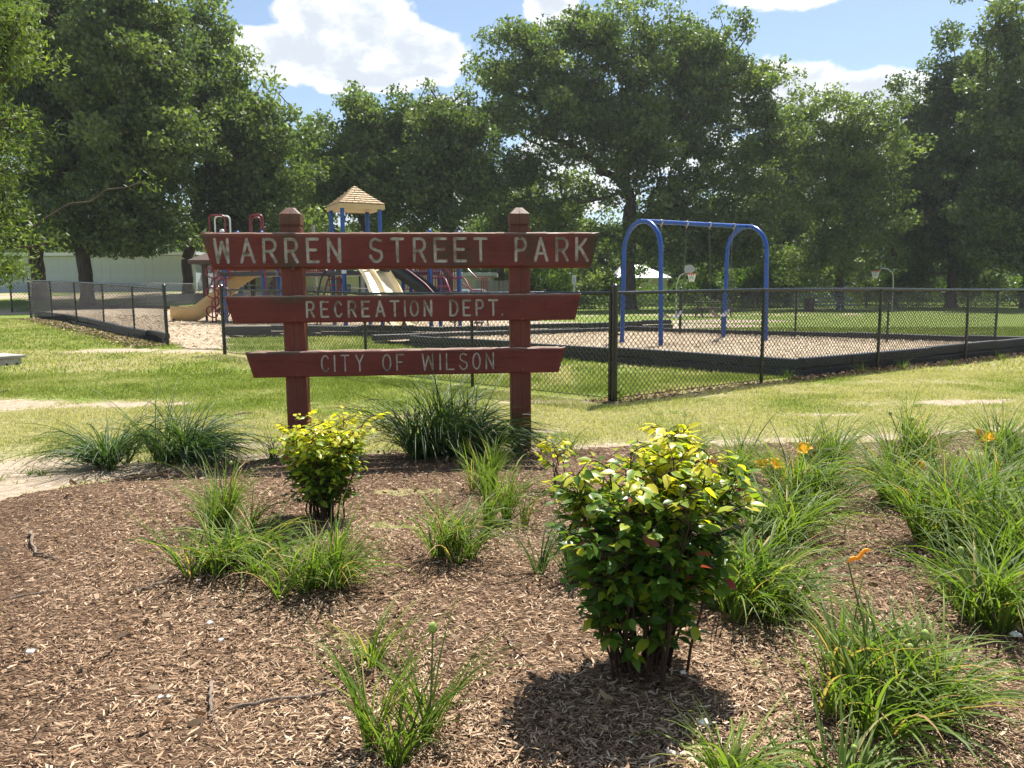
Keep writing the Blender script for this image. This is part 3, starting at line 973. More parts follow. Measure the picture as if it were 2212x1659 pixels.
def solidify_board(name, TL, TR, BL, BR, letters, stroke, algae, front=True):
    """a plank with slanting ends; lettering is cut into its face"""
    th = BOARD_T
    b = 0.009
    nxs = 70; nzs = 8
    xs = np.linspace(0, 1, nxs + 1); zs = np.linspace(0, 1, nzs + 1)
    e_ = 0.009 / abs(TL[1] - BL[1])
    zs = np.concatenate([[0, e_], zs[1:-1], [1 - e_, 1]])
    V = []; alg = []; worn = []
    wob = lambda t: 0.0018 * math.sin(t * 23) + 0.0012 * math.sin(t * 57)
    for side in (0, 1):
        for j, tz_ in enumerate(zs):
            for tx in xs:
                L = Vector(BL).lerp(Vector(TL), tz_); Rr = Vector(BR).lerp(Vector(TR), tz_)
                p = L.lerp(Rr, tx)
                edge = (j in (0, len(zs) - 1)) or tx in (0.0, 1.0)
                y = 0.0 if side == 0 else th
                if edge:
                    y += b if side == 0 else -b
                V.append((p.x, y, p.y + (wob(tx * 3) if j == len(zs) - 1 else 0)))
                alg.append(sum(w * math.exp(-((p.x - ax) / sx_) ** 2 - ((tz_ - az_) / sz_) ** 2) for (ax, az_, sx_, sz_, w) in algae))
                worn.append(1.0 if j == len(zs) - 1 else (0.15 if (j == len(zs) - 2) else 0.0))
    # the outer ring is pulled in by the bevel, keep the silhouette
    W_ = nxs + 1; H_ = len(zs)
    F = []
    for j in range(H_ - 1):
        for i in range(nxs):
            a = j * W_ + i
            F.append((a, a + 1, a + 1 + W_, a + W_))
            c = W_ * H_ + a
            F.append((c, c + W_, c + 1 + W_, c + 1))
    off = W_ * H_
    for i in range(nxs):
        F.append((i, off + i, off + i + 1, i + 1))
        t = (H_ - 1) * W_
        F.append((t + i, t + i + 1, off + t + i + 1, off + t + i))
    for j in range(H_ - 1):
        a = j * W_
        F.append((a, a + W_, off + a + W_, off + a))
        a = j * W_ + nxs
        F.append((a, off + a, off + a + W_, a + W_))
    me = bpy.data.meshes.new(name)
    me.from_pydata(V, [], F)
    for nm, arr in (('algae', alg), ('worn', worn)):
        a = me.attributes.new(nm, 'FLOAT', 'POINT'); a.data.foreach_set('value', np.array(arr, np.float32))
    me.update()
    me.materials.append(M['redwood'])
    board = link(name, me, sign)
    board.location = (0, FRONT if front else POST_W / 2, 0)
    cut = MB()
    lets = []
    for (ch, x0, x1, z0, z1) in letters:
        st = GL[ch]
        lin_V = []; lin_F = []
        for s_i, poly in enumerate(st):
            pts = [Vector((x0 + (x1 - x0) * px, z0 + (z1 - z0) * pz)) for px, pz in poly]
            for k in range(len(pts) - 1):
                p, q = pts[k], pts[k + 1]
                dv = (q - p)
                if dv.length < 1e-5:
                    continue
                dv.normalize(); nv = Vector((-dv.y, dv.x))
                rr = stroke * random.uniform(0.93, 1.07)
                # cutter: round-nosed groove
                n = 10
                rows = [(-0.92, 0.35), (-0.6, 0.8), (0.0, 1.0)]
                ring = [(p + dv * (a_ * rr), s_ * rr) for a_, s_ in rows] + [(q - dv * (a_ * rr), s_ * rr) for a_, s_ in reversed(rows)]
                Vc = []; Fc = []
                jit = 0.0005 * random.random()
                for (c_, rad) in ring:
                    for m_ in range(n):
                        an = 2 * math.pi * m_ / n + 0.2
                        Vc.append((c_.x + nv.x * rad * math.cos(an), jit + rad * 0.9 * math.sin(an), c_.y + nv.y * rad * math.cos(an)))
                for r_ in range(len(ring) - 1):
                    for m_ in range(n):
                        Fc.append((r_ * n + m_, r_ * n + (m_ + 1) % n, (r_ + 1) * n + (m_ + 1) % n, (r_ + 1) * n + m_))
                Fc.append(tuple(reversed(range(n)))); Fc.append(tuple(range((len(ring) - 1) * n, len(ring) * n)))
                cut.add(Vc, Fc)
                # painted lining of the groove
                base = len(lin_V)
                nn = 6
                for (c_, rad) in ring:
                    for m_ in range(nn + 1):
                        an = math.pi * (0.04 + 0.92 * m_ / nn)
                        r2 = rad * 0.95
                        lin_V.append((c_.x + nv.x * r2 * math.cos(an), r2 * 0.9 * math.sin(an), c_.y + nv.y * r2 * math.cos(an)))
                for r_ in range(len(ring) - 1):
                    for m_ in range(nn):
                        a_ = base + r_ * (nn + 1) + m_
                        lin_F.append((a_, a_ + 1, a_ + nn + 2, a_ + nn + 1))
        lm = bpy.data.meshes.new('letter')
        lm.from_pydata(lin_V, [], lin_F)
        lm.polygons.foreach_set('use_smooth', [True] * len(lm.polygons))
        lm.update()
        lo = link('letter', lm, board, M['white_groove'])
        lo['label'] = ('carved full stop' if ch == '.' else 'carved white letter ' + ch)
        lets.append(lo)
    if letters:
        cm = cut.mesh('cutter')
        import bmesh
        bm = bmesh.new(); bm.from_mesh(cm); bmesh.ops.recalc_face_normals(bm, faces=bm.faces); bm.to_mesh(cm); bm.free()
        bm = bmesh.new(); bm.from_mesh(me); bmesh.ops.recalc_face_normals(bm, faces=bm.faces); bm.to_mesh(me); bm.free()
        co = bpy.data.objects.new('cutter', cm); COL.objects.link(co)
        co.location = board.location
        co.parent = sign
        md = board.modifiers.new('cut', 'BOOLEAN')
        md.operation = 'DIFFERENCE'; md.solver = 'EXACT'; md.object = co; md.use_self = True
        dg = bpy.context.evaluated_depsgraph_get()
        new = bpy.data.meshes.new_from_object(board.evaluated_get(dg))
        board.modifiers.remove(md)
        if len(new.polygons) > 400:
            new.name = name
            board.data = new
        bpy.data.objects.remove(co); bpy.data.meshes.remove(cm)
    return board


def board_row(name, tl, tr, bl, br, letters, y_l, y_r, stroke, algae):
    """letters: (char, u0, u1); y_l/y_r: (v top, v bottom) of the row at its left and right ends"""
    P = [on_sign(*q) for q in (tl, tr, bl, br)]
    z_top = (P[0][1] + P[1][1]) / 2; z_bot = (P[2][1] + P[3][1]) / 2
    tilt = (P[1][1] - P[0][1]) * 0.5
    TL = (P[0][0], P[0][1] * 0.5 + z_top * 0.5); TR = (P[1][0], P[1][1] * 0.5 + z_top * 0.5)
    BL = (P[2][0], P[2][1] * 0.5 + z_bot * 0.5); BR = (P[3][0], P[3][1] * 0.5 + z_bot * 0.5)
    u_first = letters[0][1]; u_last = letters[-1][2]
    L = []
    for ch, u0, u1 in letters:
        t = ((u0 + u1) / 2 - u_first) / (u_last - u_first)
        vt = y_l[0] + (y_r[0] - y_l[0]) * t; vb = y_l[1] + (y_r[1] - y_l[1]) * t
        x0, zt = on_sign(u0, vt); x1, zb = on_sign(u1, vb)
        if ch == '.':
            L.append((ch, x0, x1, zb + stroke * 1.1, zb + stroke * 1.1 + 0.05)); continue
        if ch == 'I':
            L.append((ch, x0, x1, zb + stroke, zt - stroke)); continue
        L.append((ch, x0 + stroke, x1 - stroke, zb + stroke, zt - stroke))
    solidify_board(name, TL, TR, BL, BR, L, stroke, algae, True)
    solidify_board(name, (TL[0] + 0.02, TL[1] - 0.01), (TR[0] - 0.02, TR[1] - 0.01), (BL[0] - 0.05, BL[1] - 0.005), (BR[0] + 0.02, BR[1] - 0.005), [], stroke, [], False)


pA, pB = postx
board_row('board', (431, 503), (1296, 501), (458, 580), (1277, 575),
          [('W', 459, 501), ('A', 516, 552.6), ('R', 565, 600), ('R', 612.6, 646), ('E', 659, 691), ('N', 705, 738), ('S', 795, 829), ('T', 842, 874), ('R', 891, 922), ('E', 935, 967),
           ('E', 978, 1009), ('T', 1022, 1054), ('P', 1111, 1139), ('A', 1153, 1185), ('R', 1199.5, 1229), ('K', 1242.5, 1272)],
          (513.5, 570), (511, 565), 0.0119,
          [(pA, 0.5, 0.10, 2.0, 1.0), (pA + 1.28, 0.3, 0.17, 0.55, 0.9), (pA + 1.1, 0.6, 0.1, 0.4, 0.6), (pB + 0.02, 0.9, 0.10, 0.5, 0.9), (pB + 0.08, 0.3, 0.05, 0.5, 0.6), (pB + 0.62, 0.5, 0.13, 1.2, 1.2), (-1.72, 0.5, 0.10, 1.0, 0.8), (-1.5, 0.8, 0.12, 0.3, 0.8)])
board_row('board', (484, 640.5), (1256, 633), (504, 699.5), (1242.5, 690.5),
          [('R', 659.5, 681), ('E', 690, 711.6), ('C', 720, 741.6), ('R', 750, 771), ('E', 779, 800), ('A', 809.5, 833), ('T', 841, 864), ('I', 872.5, 877), ('O', 884, 906), ('N', 914, 934.5),
           ('D', 970, 991), ('E', 998, 1018), ('P', 1026.6, 1046), ('T', 1054, 1076.6), ('.', 1083, 1087)],
          (650, 687), (645.5, 682.5), 0.0089,
          [(pA, 0.95, 0.16, 0.25, 1.2), (-0.1, 0.95, 0.2, 0.12, 0.7), (pB, 0.95, 0.2, 0.12, 0.6)])
board_row('board', (529, 762), (1222, 748.5), (547.5, 817.5), (1207, 803.5),
          [('C', 692, 713), ('I', 720.5, 725), ('T', 734.5, 756), ('Y', 767, 786.5), ('O', 825, 846), ('F', 855, 873.5), ('W', 911, 940), ('I', 948.5, 953), ('L', 962.6, 982), ('S', 991, 1011),
           ('O', 1020, 1039), ('N', 1048.5, 1067.5)],
          (767, 804), (761, 797.5), 0.0061,
          [(pA, 0.97, 0.2, 0.1, 0.8), (-1.2, 0.97, 0.25, 0.12, 0.8)])
for (u, v) in ((633, 580), (637, 648), (638, 691), (641, 768), (642.5, 810), (1124, 512), (1124, 569.5), (1126, 649), (1127, 689), (1127.5, 759), (1128, 799), (628, 507)):
    x, z = on_sign(u, v)
    mb = MB()
    pts = [(0.0, 0.004), (0.011, 0.0), (0.015, 0.006)]
    V = [(0, -0.006, 0)]
    for rad, y in ((0.008, -0.005), (0.0125, -0.001), (0.0135, 0.004)):
        for k in range(10):
            V.append((rad * math.cos(k * math.pi / 5), y, rad * math.sin(k * math.pi / 5)))
    F = [(0, 1 + k, 1 + (k + 1) % 10) for k in range(10)]
    for r_ in range(2):
        for k in range(10):
            F.append((1 + r_ * 10 + k, 11 + r_ * 10 + k, 11 + r_ * 10 + (k + 1) % 10, 1 + r_ * 10 + (k + 1) % 10))
    mb.add(V, F)
    mb.build('bolt', M['bolt'], sign, True).location = (x, FRONT - 0.003, z)

# ------------------------------------------------------------------ chain link fences
def wire_mesh(a, b, za, zb, h, pitch, rad, sag=0.0):
    """interlocking zigzag wires between two ground points"""
    a = Vector((a[0], a[1])); b = Vector((b[0], b[1]))
    Lh = (b - a).length; d = (b - a) / Lh
    n = max(2, int(Lh / pitch)); p = Lh / n
    rows = int(h / p)
    P0 = []; P1 = []
    for i in range(n):
        for k in range(rows):
            s0 = (i + ((k + i) % 2)) * p; s1 = (i + ((k + 1 + i) % 2)) * p
            o0 = 0.35 * rad if ((k + i) % 2) else -0.35 * rad
            P0.append((s0, k * p, o0 * 4)); P1.append((s1, (k + 1) * p, -o0 * 4))
    P0 = np.array(P0); P1 = np.array(P1)

    def world(P):
        t = P[:, 0] / Lh
        bow = sag * np.sin(np.pi * t) * np.sin(P[:, 1] * 2.2)
        z = za * (1 - t) + zb * t + P[:, 1] + 0.035
        nxv, nyv = d.y, -d.x
        return np.stack([a.x + d.x * P[:, 0] + nxv * (P[:, 2] + bow), a.y + d.y * P[:, 0] + nyv * (P[:, 2] + bow), z], 1)
    A = world(P0); B = world(P1)
    t = B - A; t /= np.linalg.norm(t, axis=1)[:, None]
    nv = np.tile(np.array([[d.y, -d.x, 0.0]]), (len(A), 1))
    s = np.cross(t, nv)
    V = []
    for ang in (90, 210, 330):
        o = (nv * math.cos(R(ang)) + s * math.sin(R(ang))) * rad
        V.append(A + o)
    for ang in (90, 210, 330):
        o = (nv * math.cos(R(ang)) + s * math.sin(R(ang))) * rad
        V.append(B + o)
    V = np.stack(V, 1).reshape(-1, 3)
    base = (np.arange(len(A)) * 6)[:, None]
    F = np.concatenate([base + np.array([0, 1, 4, 3]), base + np.array([1, 2, 5, 4]), base + np.array([2, 0, 3, 5])], 0)
    return V, F


def fence(label, pts, terms, H=1.28, pitch=0.0375, rad=0.0040, rail_mat=None, pr=0.024, tr=0.036, group=None, sag=0.0):
    """pts: ground points of the posts; terms: indices of the thick end or corner posts"""
    z0 = [tz(*p) for p in pts]
    root = empty('chain_link_fence', (pts[0][0], pts[0][1], z0[0]), 0, label, 'fence')
    org = Vector((pts[0][0], pts[0][1], z0[0]))
    for i, p in enumerate(pts):
        t = i in terms
        mb = MB(); rr = tr if t else pr
        hh = H + (0.075 if t else -0.01)
        mb.tube([(0, 0, -0.2), (0, 0, hh)], rr, 14 if t else 10)
        o = mb.build('fence_post', M['black'], root, True)
        o.location = Vector((p[0], p[1], z0[i])) - org
        o.rotation_euler = (random.gauss(0, 0.006), random.gauss(0, 0.006), 0)
        if t:
            c = MB(); c.tube([(0, 0, hh - 0.02), (0, 0, hh + 0.01), (0, 0, hh + 0.026), (0, 0, hh + 0.034)], [rr + 0.005, rr + 0.005, rr * 0.7, rr * 0.25], 14)
            c.build('post_cap', M['black'], o, True)
            for zb in (0.12, 0.45, 0.8, 1.12):
                bnd = MB(); bnd.tube([(0, 0, zb - 0.012), (0, 0, zb + 0.012)], rr + 0.006, 14)
                bnd.box((rr + 0.012, 0, zb), (0.03, 0.012, 0.02))
                bnd.build('tension_band', M['black'], o, True)
    for i in range(len(pts) - 1):
        a, b = pts[i], pts[i + 1]
        va = Vector((a[0], a[1], z0[i] + H)) - org; vb = Vector((b[0], b[1], z0[i + 1] + H)) - org
        mb = MB(); mb.tube([va, vb], 0.021, 10)
        mb.build('top_rail', rail_mat or M['black'], root, True)
        V, F = wire_mesh(a, b, z0[i], z0[i + 1], H - 0.01, pitch, rad, sag)
        me = fast_mesh('chain_link_mesh', V - np.array(org), F, None, False, [M['wire']])
        tag(link('chain_link_mesh', me, root), kind='stuff')
        # bottom tension wire
        mb = MB(); mb.tube([va - Vector((0, 0, H - 0.05)), vb - Vector((0, 0, H - 0.05))], 0.004, 5)
        mb.build('tension_wire', M['wire'], root)
    return root


def on_line(u, A, slope, horizontal=None):
    """where the sight line of column u crosses the ground line y = A + slope * x"""
    k = (u - 1106) / FPX
    y = A / (1 - slope * k)
    return (k * y, y)


front_r = [(1.2, 8.97)] + [on_line(u, 8.13, 0.70) for u in (1648, 1899, 2089)] + [(10.25, 15.3), (12.8, 17.1)]
front_l = [(1.2, 8.97)] + [on_line(u, 10.07, -0.915) for u in (1020, 790, 635, 485)]
fence('black chain link fence from the thick corner post towards the right edge', front_r, (0,))
# the left run shares the corner post, so it starts just beside it
fl = [(1.2 - 0.045, 8.97 + 0.04)] + front_l[1:]
fence('black chain link fence running behind the sign from the corner post to the playground opening', fl, (4,))
back_r = [(4.45, 20.35), (5.35, 19.6)] + [on_line(u, 24.15, -0.86) for u in (1718, 1917, 2150)]
fence('black chain link fence along the far side of the swing area', back_r, (0,), rad=0.0046)
side_l = [(-7.7, 17.2), (-9.35, 19.1), (-11.1, 21.0), (-12.9, 22.9), (-14.75, 24.8), (-16.65, 26.75)]
fence('sagging black chain link fence along the left side of the playground', side_l, (0, 5), pitch=0.052, rad=0.0046, sag=0.05)
far_b = [(-22.3, 34.5), (-19.0, 34.7), (-15.6, 34.9), (-12.2, 35.1), (-8.8, 35.2), (-5.4, 35.2), (-2.0, 35.0), (1.5, 34.6)]
fence('black chain link fence with pale top rail behind the slides', far_b, (0, 7), pitch=0.075, rad=0.006, rail_mat=M['alu'])

# ------------------------------------------------------------------ timber edging
def border(label, path, courses, zbase, hcourse=0.155, thick=0.13, length=2.44, jog=0.02):
    root = empty('timber_edging', (path[0][0], path[0][1], 0), 0, label, 'timber edging')
    org = Vector((path[0][0], path[0][1], 0))
    rnd = random.Random(len(label))
    for c in range(courses):
        for (a, b) in zip(path[:-1], path[1:]):
            a = Vector(a[:2]); b = Vector(b[:2])
            L = (b - a).length; d = (b - a) / L
            s = -thick * 0.5 if c % 2 else 0.0
            first = True
            while s < L:
                ln = length * (0.5 if (first and c % 2) else 1.0)
                first = False
                e = min(s + ln, L + (thick * 0.5 if c % 2 == 0 else 0))
                if e - s < 0.25:
                    break
                m = a + d * ((s + e) / 2)
                z = zbase(m.x, m.y) + hcourse * (c + 0.5)
                mb = MB()
                mb.bevel_box((0, 0, 0), (e - s - 0.012, thick * rnd.uniform(0.95, 1.03), hcourse - 0.006), 0.012)
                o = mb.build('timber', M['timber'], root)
                off = rnd.uniform(-jog, jog) * 0.6
                o.location = Vector((m.x - d.y * off, m.y + d.x * off, z + rnd.uniform(-0.006, 0.012) * (c + 1))) - org
                zz = zbase(*(a + d * e)) - zbase(*(a + d * s))
                o.rotation_euler = (rnd.gauss(0, 0.012), -math.atan2(zz, e - s) + rnd.gauss(0, 0.004), math.atan2(d.y, d.x) + rnd.gauss(0, 0.004))
                s = e
    return root


flat = lambda x, y: -0.03
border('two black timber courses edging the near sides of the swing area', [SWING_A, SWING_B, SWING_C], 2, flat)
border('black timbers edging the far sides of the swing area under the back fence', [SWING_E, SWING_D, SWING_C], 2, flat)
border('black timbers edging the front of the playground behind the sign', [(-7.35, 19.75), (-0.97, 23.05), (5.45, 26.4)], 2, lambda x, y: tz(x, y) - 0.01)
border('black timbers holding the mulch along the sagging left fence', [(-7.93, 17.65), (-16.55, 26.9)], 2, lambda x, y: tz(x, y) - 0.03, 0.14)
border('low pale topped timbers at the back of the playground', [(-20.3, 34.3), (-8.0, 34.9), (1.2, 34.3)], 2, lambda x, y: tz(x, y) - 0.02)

# ------------------------------------------------------------------ swing set
zs = 0.10
Nn = Vector((2.77, 16.5, 0)); Ff = Vector((5.45, 18.05, 0))
bd = (Ff - Nn).normalized(); ad = Vector((bd.y, -bd.x, 0))
swing = empty('swing_set', (Nn.x, Nn.y, 0), 0, 'blue arched swing set standing in the wood chips behind the corner post', 'swing set')
TOP = 2.80
for c in (Nn, Ff):
    pts = []
    w = 0.60
    cz = TOP - 0.05 - w
    for sgn, z in ((-1, -0.3), (-1, cz * 0.4), (-1, cz)):
        pts.append(c - Nn + ad * (-w - 0.05 * (1 - z / cz)) + Vector((0, 0, z)))
    for i in range(1, 12):
        a = math.pi - math.pi * i / 12
        pts.append(c - Nn + ad * (w * math.cos(a)) + Vector((0, 0, cz + w * math.sin(a))))
    for z in (cz, cz * 0.4, -0.3):
        pts.append(c - Nn + ad * (w + 0.05 * (1 - z / cz)) + Vector((0, 0, z)))
    mb = MB(); mb.tube(pts, 0.05, 14)
    mb.build('arch_leg', M['blue'], swing, True)
mb = MB(); mb.tube([Vector((0, 0, TOP - 0.05)) - bd * 0.05, Ff - Nn + Vector((0, 0, TOP - 0.05)) + bd * 0.05], 0.048, 14)
mb.build('top_beam', M['blue'], swing, True)
hang = (0.165, 0.40, 0.62, 0.86)
span = (Ff - Nn).length
Hs = [bd * (span * t) + Vector((0, 0, TOP - 0.10)) for t in hang]


def chain(p, q):
    mb = MB()
    n = int((q - p).length / 0.045)
    for i in range(n):
        a = p.lerp(q, i / n); b = p.lerp(q, (i + 1.25) / n)
        t = (b - a).normalized()
        sd = bd if i % 2 else ad
        sd = (sd - t * sd.dot(t)).normalized()
        m = (a + b) / 2; hl = (b - a).length / 2
        ring = [m + t * (hl * math.cos(k * math.pi / 3)) + sd * (0.013 * math.sin(k * math.pi / 3)) for k in range(6)]
        mb.tube(ring, 0.0048, 4, closed=True)
    return mb


for k, (h0, h1) in enumerate(((Hs[0], Hs[1]), (Hs[2], Hs[3]))):
    seat_z = 0.70
    mid = (h0 + h1) / 2
    wid = 0.30 if k == 0 else 0.27
    s0 = mid - bd * wid; s1 = mid + bd * wid
    s0.z = s1.z = seat_z + 0.16
    sw = empty('swing', Nn + Vector((mid.x, mid.y, TOP - 0.05)), 0,
               ('belt swing hanging nearer the corner post end of the blue swing set' if k == 0 else 'belt swing hanging at the far end of the blue swing set'), 'swing')
    sw['group'] = 'belt swings on the blue swing set'
    org = Vector((mid.x, mid.y, TOP - 0.05))
    for h, s in ((h0, s0), (h1, s1)):
        o = chain(h - Vector((0, 0, 0.02)), s).build('chain', M['chain'], sw); o.location = -org
        hg = MB(); hg.tube([h + Vector((0, 0, 0.1)) + ad * 0.052, h + ad * 0.03, h - Vector((0, 0, 0.045))], 0.014, 6)
        hg.tube([h + Vector((0, 0, 0.05)) - bd * 0.02, h + Vector((0, 0, 0.05)) + bd * 0.02], 0.056, 14)
        o = hg.build('hanger', M['alu'], sw, True); o.location = -org
    # belt seat
    V = []; F = []
    n = 14
    for i in range(n + 1):
        t = i / n
        p = s0.lerp(s1, t); p.z = seat_z + 0.16 - 0.16 * math.sin(math.pi * t) ** 0.8
        hw = 0.09 * (0.55 + 0.45 * min(1, 4 * min(t, 1 - t) + 0.1))
        for sgn in (-1, 1):
            for dz in (0, -0.012):
                V.append(p + ad * (hw * sgn) + Vector((0, 0, dz)) + ad * 0.02 * (1 if k else -1))
    for i in range(n):
        a = i * 4
        for (p_, q_) in ((0, 2), (2, 3), (3, 1), (1, 0)):
            F.append((a + p_, a + q_, a + 4 + q_, a + 4 + p_))
    F.append((0, 1, 3, 2)); F.append((n * 4, n * 4 + 2, n * 4 + 3, n * 4 + 1))
    mb = MB(); mb.add(V, F)
    o = mb.build('seat', M['seat'], sw, True); o.location = -org

# ------------------------------------------------------------------ play structure
PX = lambda u, Y: (u - 1106) / FPX * Y
ZV = lambda v, Y: CAM_H + (631 - v) / FPX * Y + 0.0
DK = 1.95
ps_org = Vector((PX(776, 24), 24, 0))
play = empty('play_structure', ps_org, 0, 'big play structure with blue posts, tan slides and shingled tower roof behind the sign', 'play structure')


def pp(mb, name, mat, sm=True, par=None):
    o = mb.build(name, M[mat], par or play, sm)
    if par is None:
        o.location = -ps_org
    return o


th = math.atan2(-0.24, -0.8)
tower = [(-0.79, 0.22), (-0.23, -0.76), (0.79, -0.22), (0.23, 0.76)]
ztop_posts = 3.98
for (dx, dy) in tower:
    mb = MB(); x, y = ps_org.x + dx, 24 + dy
    mb.tube([(x, y, 0), (x, y, ztop_posts)], 0.064, 14)
    o = pp(mb, 'post', 'blue')
    c = MB(); c.tube([(x, y, DK - 0.08), (x, y, DK + 0.02)], 0.078, 14)
    pp(c, 'collar', 'white', True, o)
for (u, Y, zt, cap) in ((492, 23.6, 3.16, 'white'), (525, 24.6, 3.18, 'blue'), (576, 23.6, 3.1, 'blue'), (874, 25.2, 2.9, 'blue'), (891, 24.2, 2.9, 'blue'), (933, 23.4, 3.1, 'blue'), (953, 25.0, 2.9, 'blue'), (995, 24.2, 3.1, 'blue'), (608, 25.2, 2.9, 'blue')):
    x = PX(u, Y); mb = MB(); mb.tube([(x, Y, 0), (x, Y, zt)], 0.064, 14)
    o = pp(mb, 'post', 'blue')
    c = MB(); c.ball((x, Y, zt + 0.01), 0.072, 12)
    pp(c, 'ball_cap', cap, True, o)
# tower roof
roof = MB()
R0 = 0.955
corn = [Vector((ps_org.x - 0.93, 24.26, 0)), Vector((ps_org.x - 0.28, 23.10, 0)), Vector((ps_org.x + 0.96, 23.74, 0)), Vector((ps_org.x + 0.31, 24.90, 0))]
ze, zf_, za_ = 3.93, 3.79, 4.52
cen = Vector((ps_org.x, 24.0, 0))
V = [(c.x, c.y, ze) for c in corn] + [(c.x, c.y, zf_) for c in corn] + [((cen.x * 0.12 + c.x * 0.88), (cen.y * 0.12 + c.y * 0.88), zf_ + 0.03) for c in corn]
F = []
for i in range(4):
    j = (i + 1) % 4
    F += [(4 + i, 4 + j, j, i), (8 + i, 8 + j, 4 + j, 4 + i)]
F.append((8, 9, 10, 11)); F.append((3, 2, 1, 0))
roof.add(V, F)
ro = pp(roof, 'roof', 'tan', False)
sh = MB()
NR = 8
for i in range(4):
    a, b = corn[i], corn[(i + 1) % 4]
    ctr = (a + b) / 2
    outv = (ctr - cen).normalized()
    for r_ in range(NR):
        # slightly bell-shaped slope
        def lvl(t):
            return ze + (za_ - ze) * (t * 0.9 + 0.1 * t * t)
        t0 = r_ / NR; t1 = (r_ + 1.15) / NR
        t1 = min(t1, 1.0)
        A0 = a.lerp(cen, t0); B0 = b.lerp(cen, t0); A1 = a.lerp(cen, t1); B1 = b.lerp(cen, t1)
        z0_, z1_ = lvl(t0) + 0.050, lvl(t1) + 0.006
        ln = (B0 - A0).length
        k = max(1, int(round(ln / 0.19)))
        for q in range(k):
            f0, f1 = (q + 0.05) / k, (q + 0.95) / k
            if r_ % 2:
                pass
            P = [A0.lerp(B0, f0), A0.lerp(B0, f1), A1.lerp(B1, f1), A1.lerp(B1, f0)]
            jz = random.uniform(-0.004, 0.004)
            top = [(P[0].x, P[0].y, z0_ + jz), (P[1].x, P[1].y, z0_ + jz), (P[2].x, P[2].y, z1_), (P[3].x, P[3].y, z1_)]
            bot = [(P[0].x, P[0].y, z0_ - 0.03), (P[1].x, P[1].y, z0_ - 0.03), (P[2].x, P[2].y, z1_ - 0.015), (P[3].x, P[3].y, z1_ - 0.015)]
            sh.add(top + bot, [(0, 1, 2, 3), (4, 5, 1, 0), (5, 6, 2, 1), (7, 4, 0, 3)])
tag(pp(sh, 'shingles', 'shingle', False, ro), kind='stuff')
# decks
for (u0, u1, Y0, Y1, z) in ((490, 612, 23.5, 25.0, DK), (612, 722, 23.9, 24.9, DK - 0.02), (722, 833, 23.3, 24.8, DK), (833, 955, 23.8, 25.0, DK), (930, 1000, 23.5, 25.0, 1.30)):
    x0, x1 = PX(u0, 24), PX(u1, 24)
    mb = MB(); mb.bevel_box(((x0 + x1) / 2, (Y0 + Y1) / 2, z - 0.06), (x1 - x0, Y1 - Y0, 0.12), 0.015)
    pp(mb, 'deck', 'deck', False)


def bars(u0, u1, Y0, Y1, za, zb, n, mat='pink_red', r=0.014):
    o = None
    mb = MB()
    x0, x1 = PX(u0, Y0), PX(u1, Y1)
    for z in (za, zb):
        mb.tube([(x0, Y0, z), (x1, Y1, z)], 0.02, 8)
    o = pp(mb, 'guard_rail', mat)
    for i in range(n):
        t = (i + 0.5) / n
        b = MB(); x = x0 + (x1 - x0) * t; y = Y0 + (Y1 - Y0) * t
        b.tube([(x, y, za), (x, y, zb)], r, 6)
        pp(b, 'bar', mat, True, o)
    return o


bars(608, 722, 23.85, 23.85, DK - 0.0, DK + 0.85, 22)
bars(608, 722, 24.95, 24.95, DK - 0.0, DK + 0.85, 22)
bars(500, 572, 23.55, 23.55, DK + 0.05, DK + 0.8, 8)
bars(845, 893, 23.6, 24.0, DK - 0.0, DK + 0.85, 11)
bars(896, 932, 24.0, 23.4, 1.32, DK + 0.85, 9)
bars(936, 992, 23.4, 24.1, 1.32, 2.55, 12)
bars(876, 952, 25.1, 25.0, 1.40, 2.75, 14)
# hand-hold arches over the deck
for (u0, u1, Y, mats) in ((466, 499, 23.7, 'pink_red'), (478, 510, 24.0, 'white'), (552, 580, 23.7, 'pink_red'), (556, 575, 24.4, 'pink_red')):
    x0, x1 = PX(u0, Y), PX(u1, Y); zt = 3.66
    mb = MB(); r_ = 0.12
    pts = [(x0, Y, DK)] + [(x0 + r_ - r_ * math.cos(a), Y, zt - r_ + r_ * math.sin(a)) for a in np.linspace(0, math.pi / 2, 5)] + [(x1 - r_ + r_ * math.sin(a), Y, zt - r_ + r_ * math.cos(a)) for a in np.linspace(0, math.pi / 2, 5)] + [(x1, Y, DK)]
    mb.tube(pts, 0.026, 8)
    pp(mb, 'hand_arch', mats)
# loop climber
x = PX(470, 23.2); Yc = 23.2
mb = MB(); mb.tube([(x, Yc, 0.1), (x, Yc, 3.0)], 0.026, 8)
mb.tube([(PX(461.5, 23.0), 23.0, 0.1), (PX(463, 23.0), 23.0, 1.0)], 0.022, 8)
lc = pp(mb, 'loop_climber', 'pink_red')
for (u, v, su, sv, sd) in ((457, 590, 13, 11, 0), (484, 591, 13, 11, 0), (463, 611, 7.5, 11, 1), (477, 612, 7, 10, 1), (457, 633, 13, 11, 0), (484, 632, 13, 11, 0), (464, 653, 7.5, 10, 1), (457, 674, 12, 12, 0), (483, 674, 11, 12, 0)):
    a = at(u, v, 23.1)
    rx, rz = su / FPX * 23.1, sv / FPX * 23.1
    mb = MB(); mb.tube([(a.x + rx * math.cos(t), 23.15 + 0.10 * math.sin(t) * (1 if sd else -1), a.z + rz * math.sin(t)) for t in np.linspace(0, 2 * math.pi, 17)[:-1]], 0.021, 7, closed=True)
    pp(mb, 'loop', 'pink_red', True, lc)
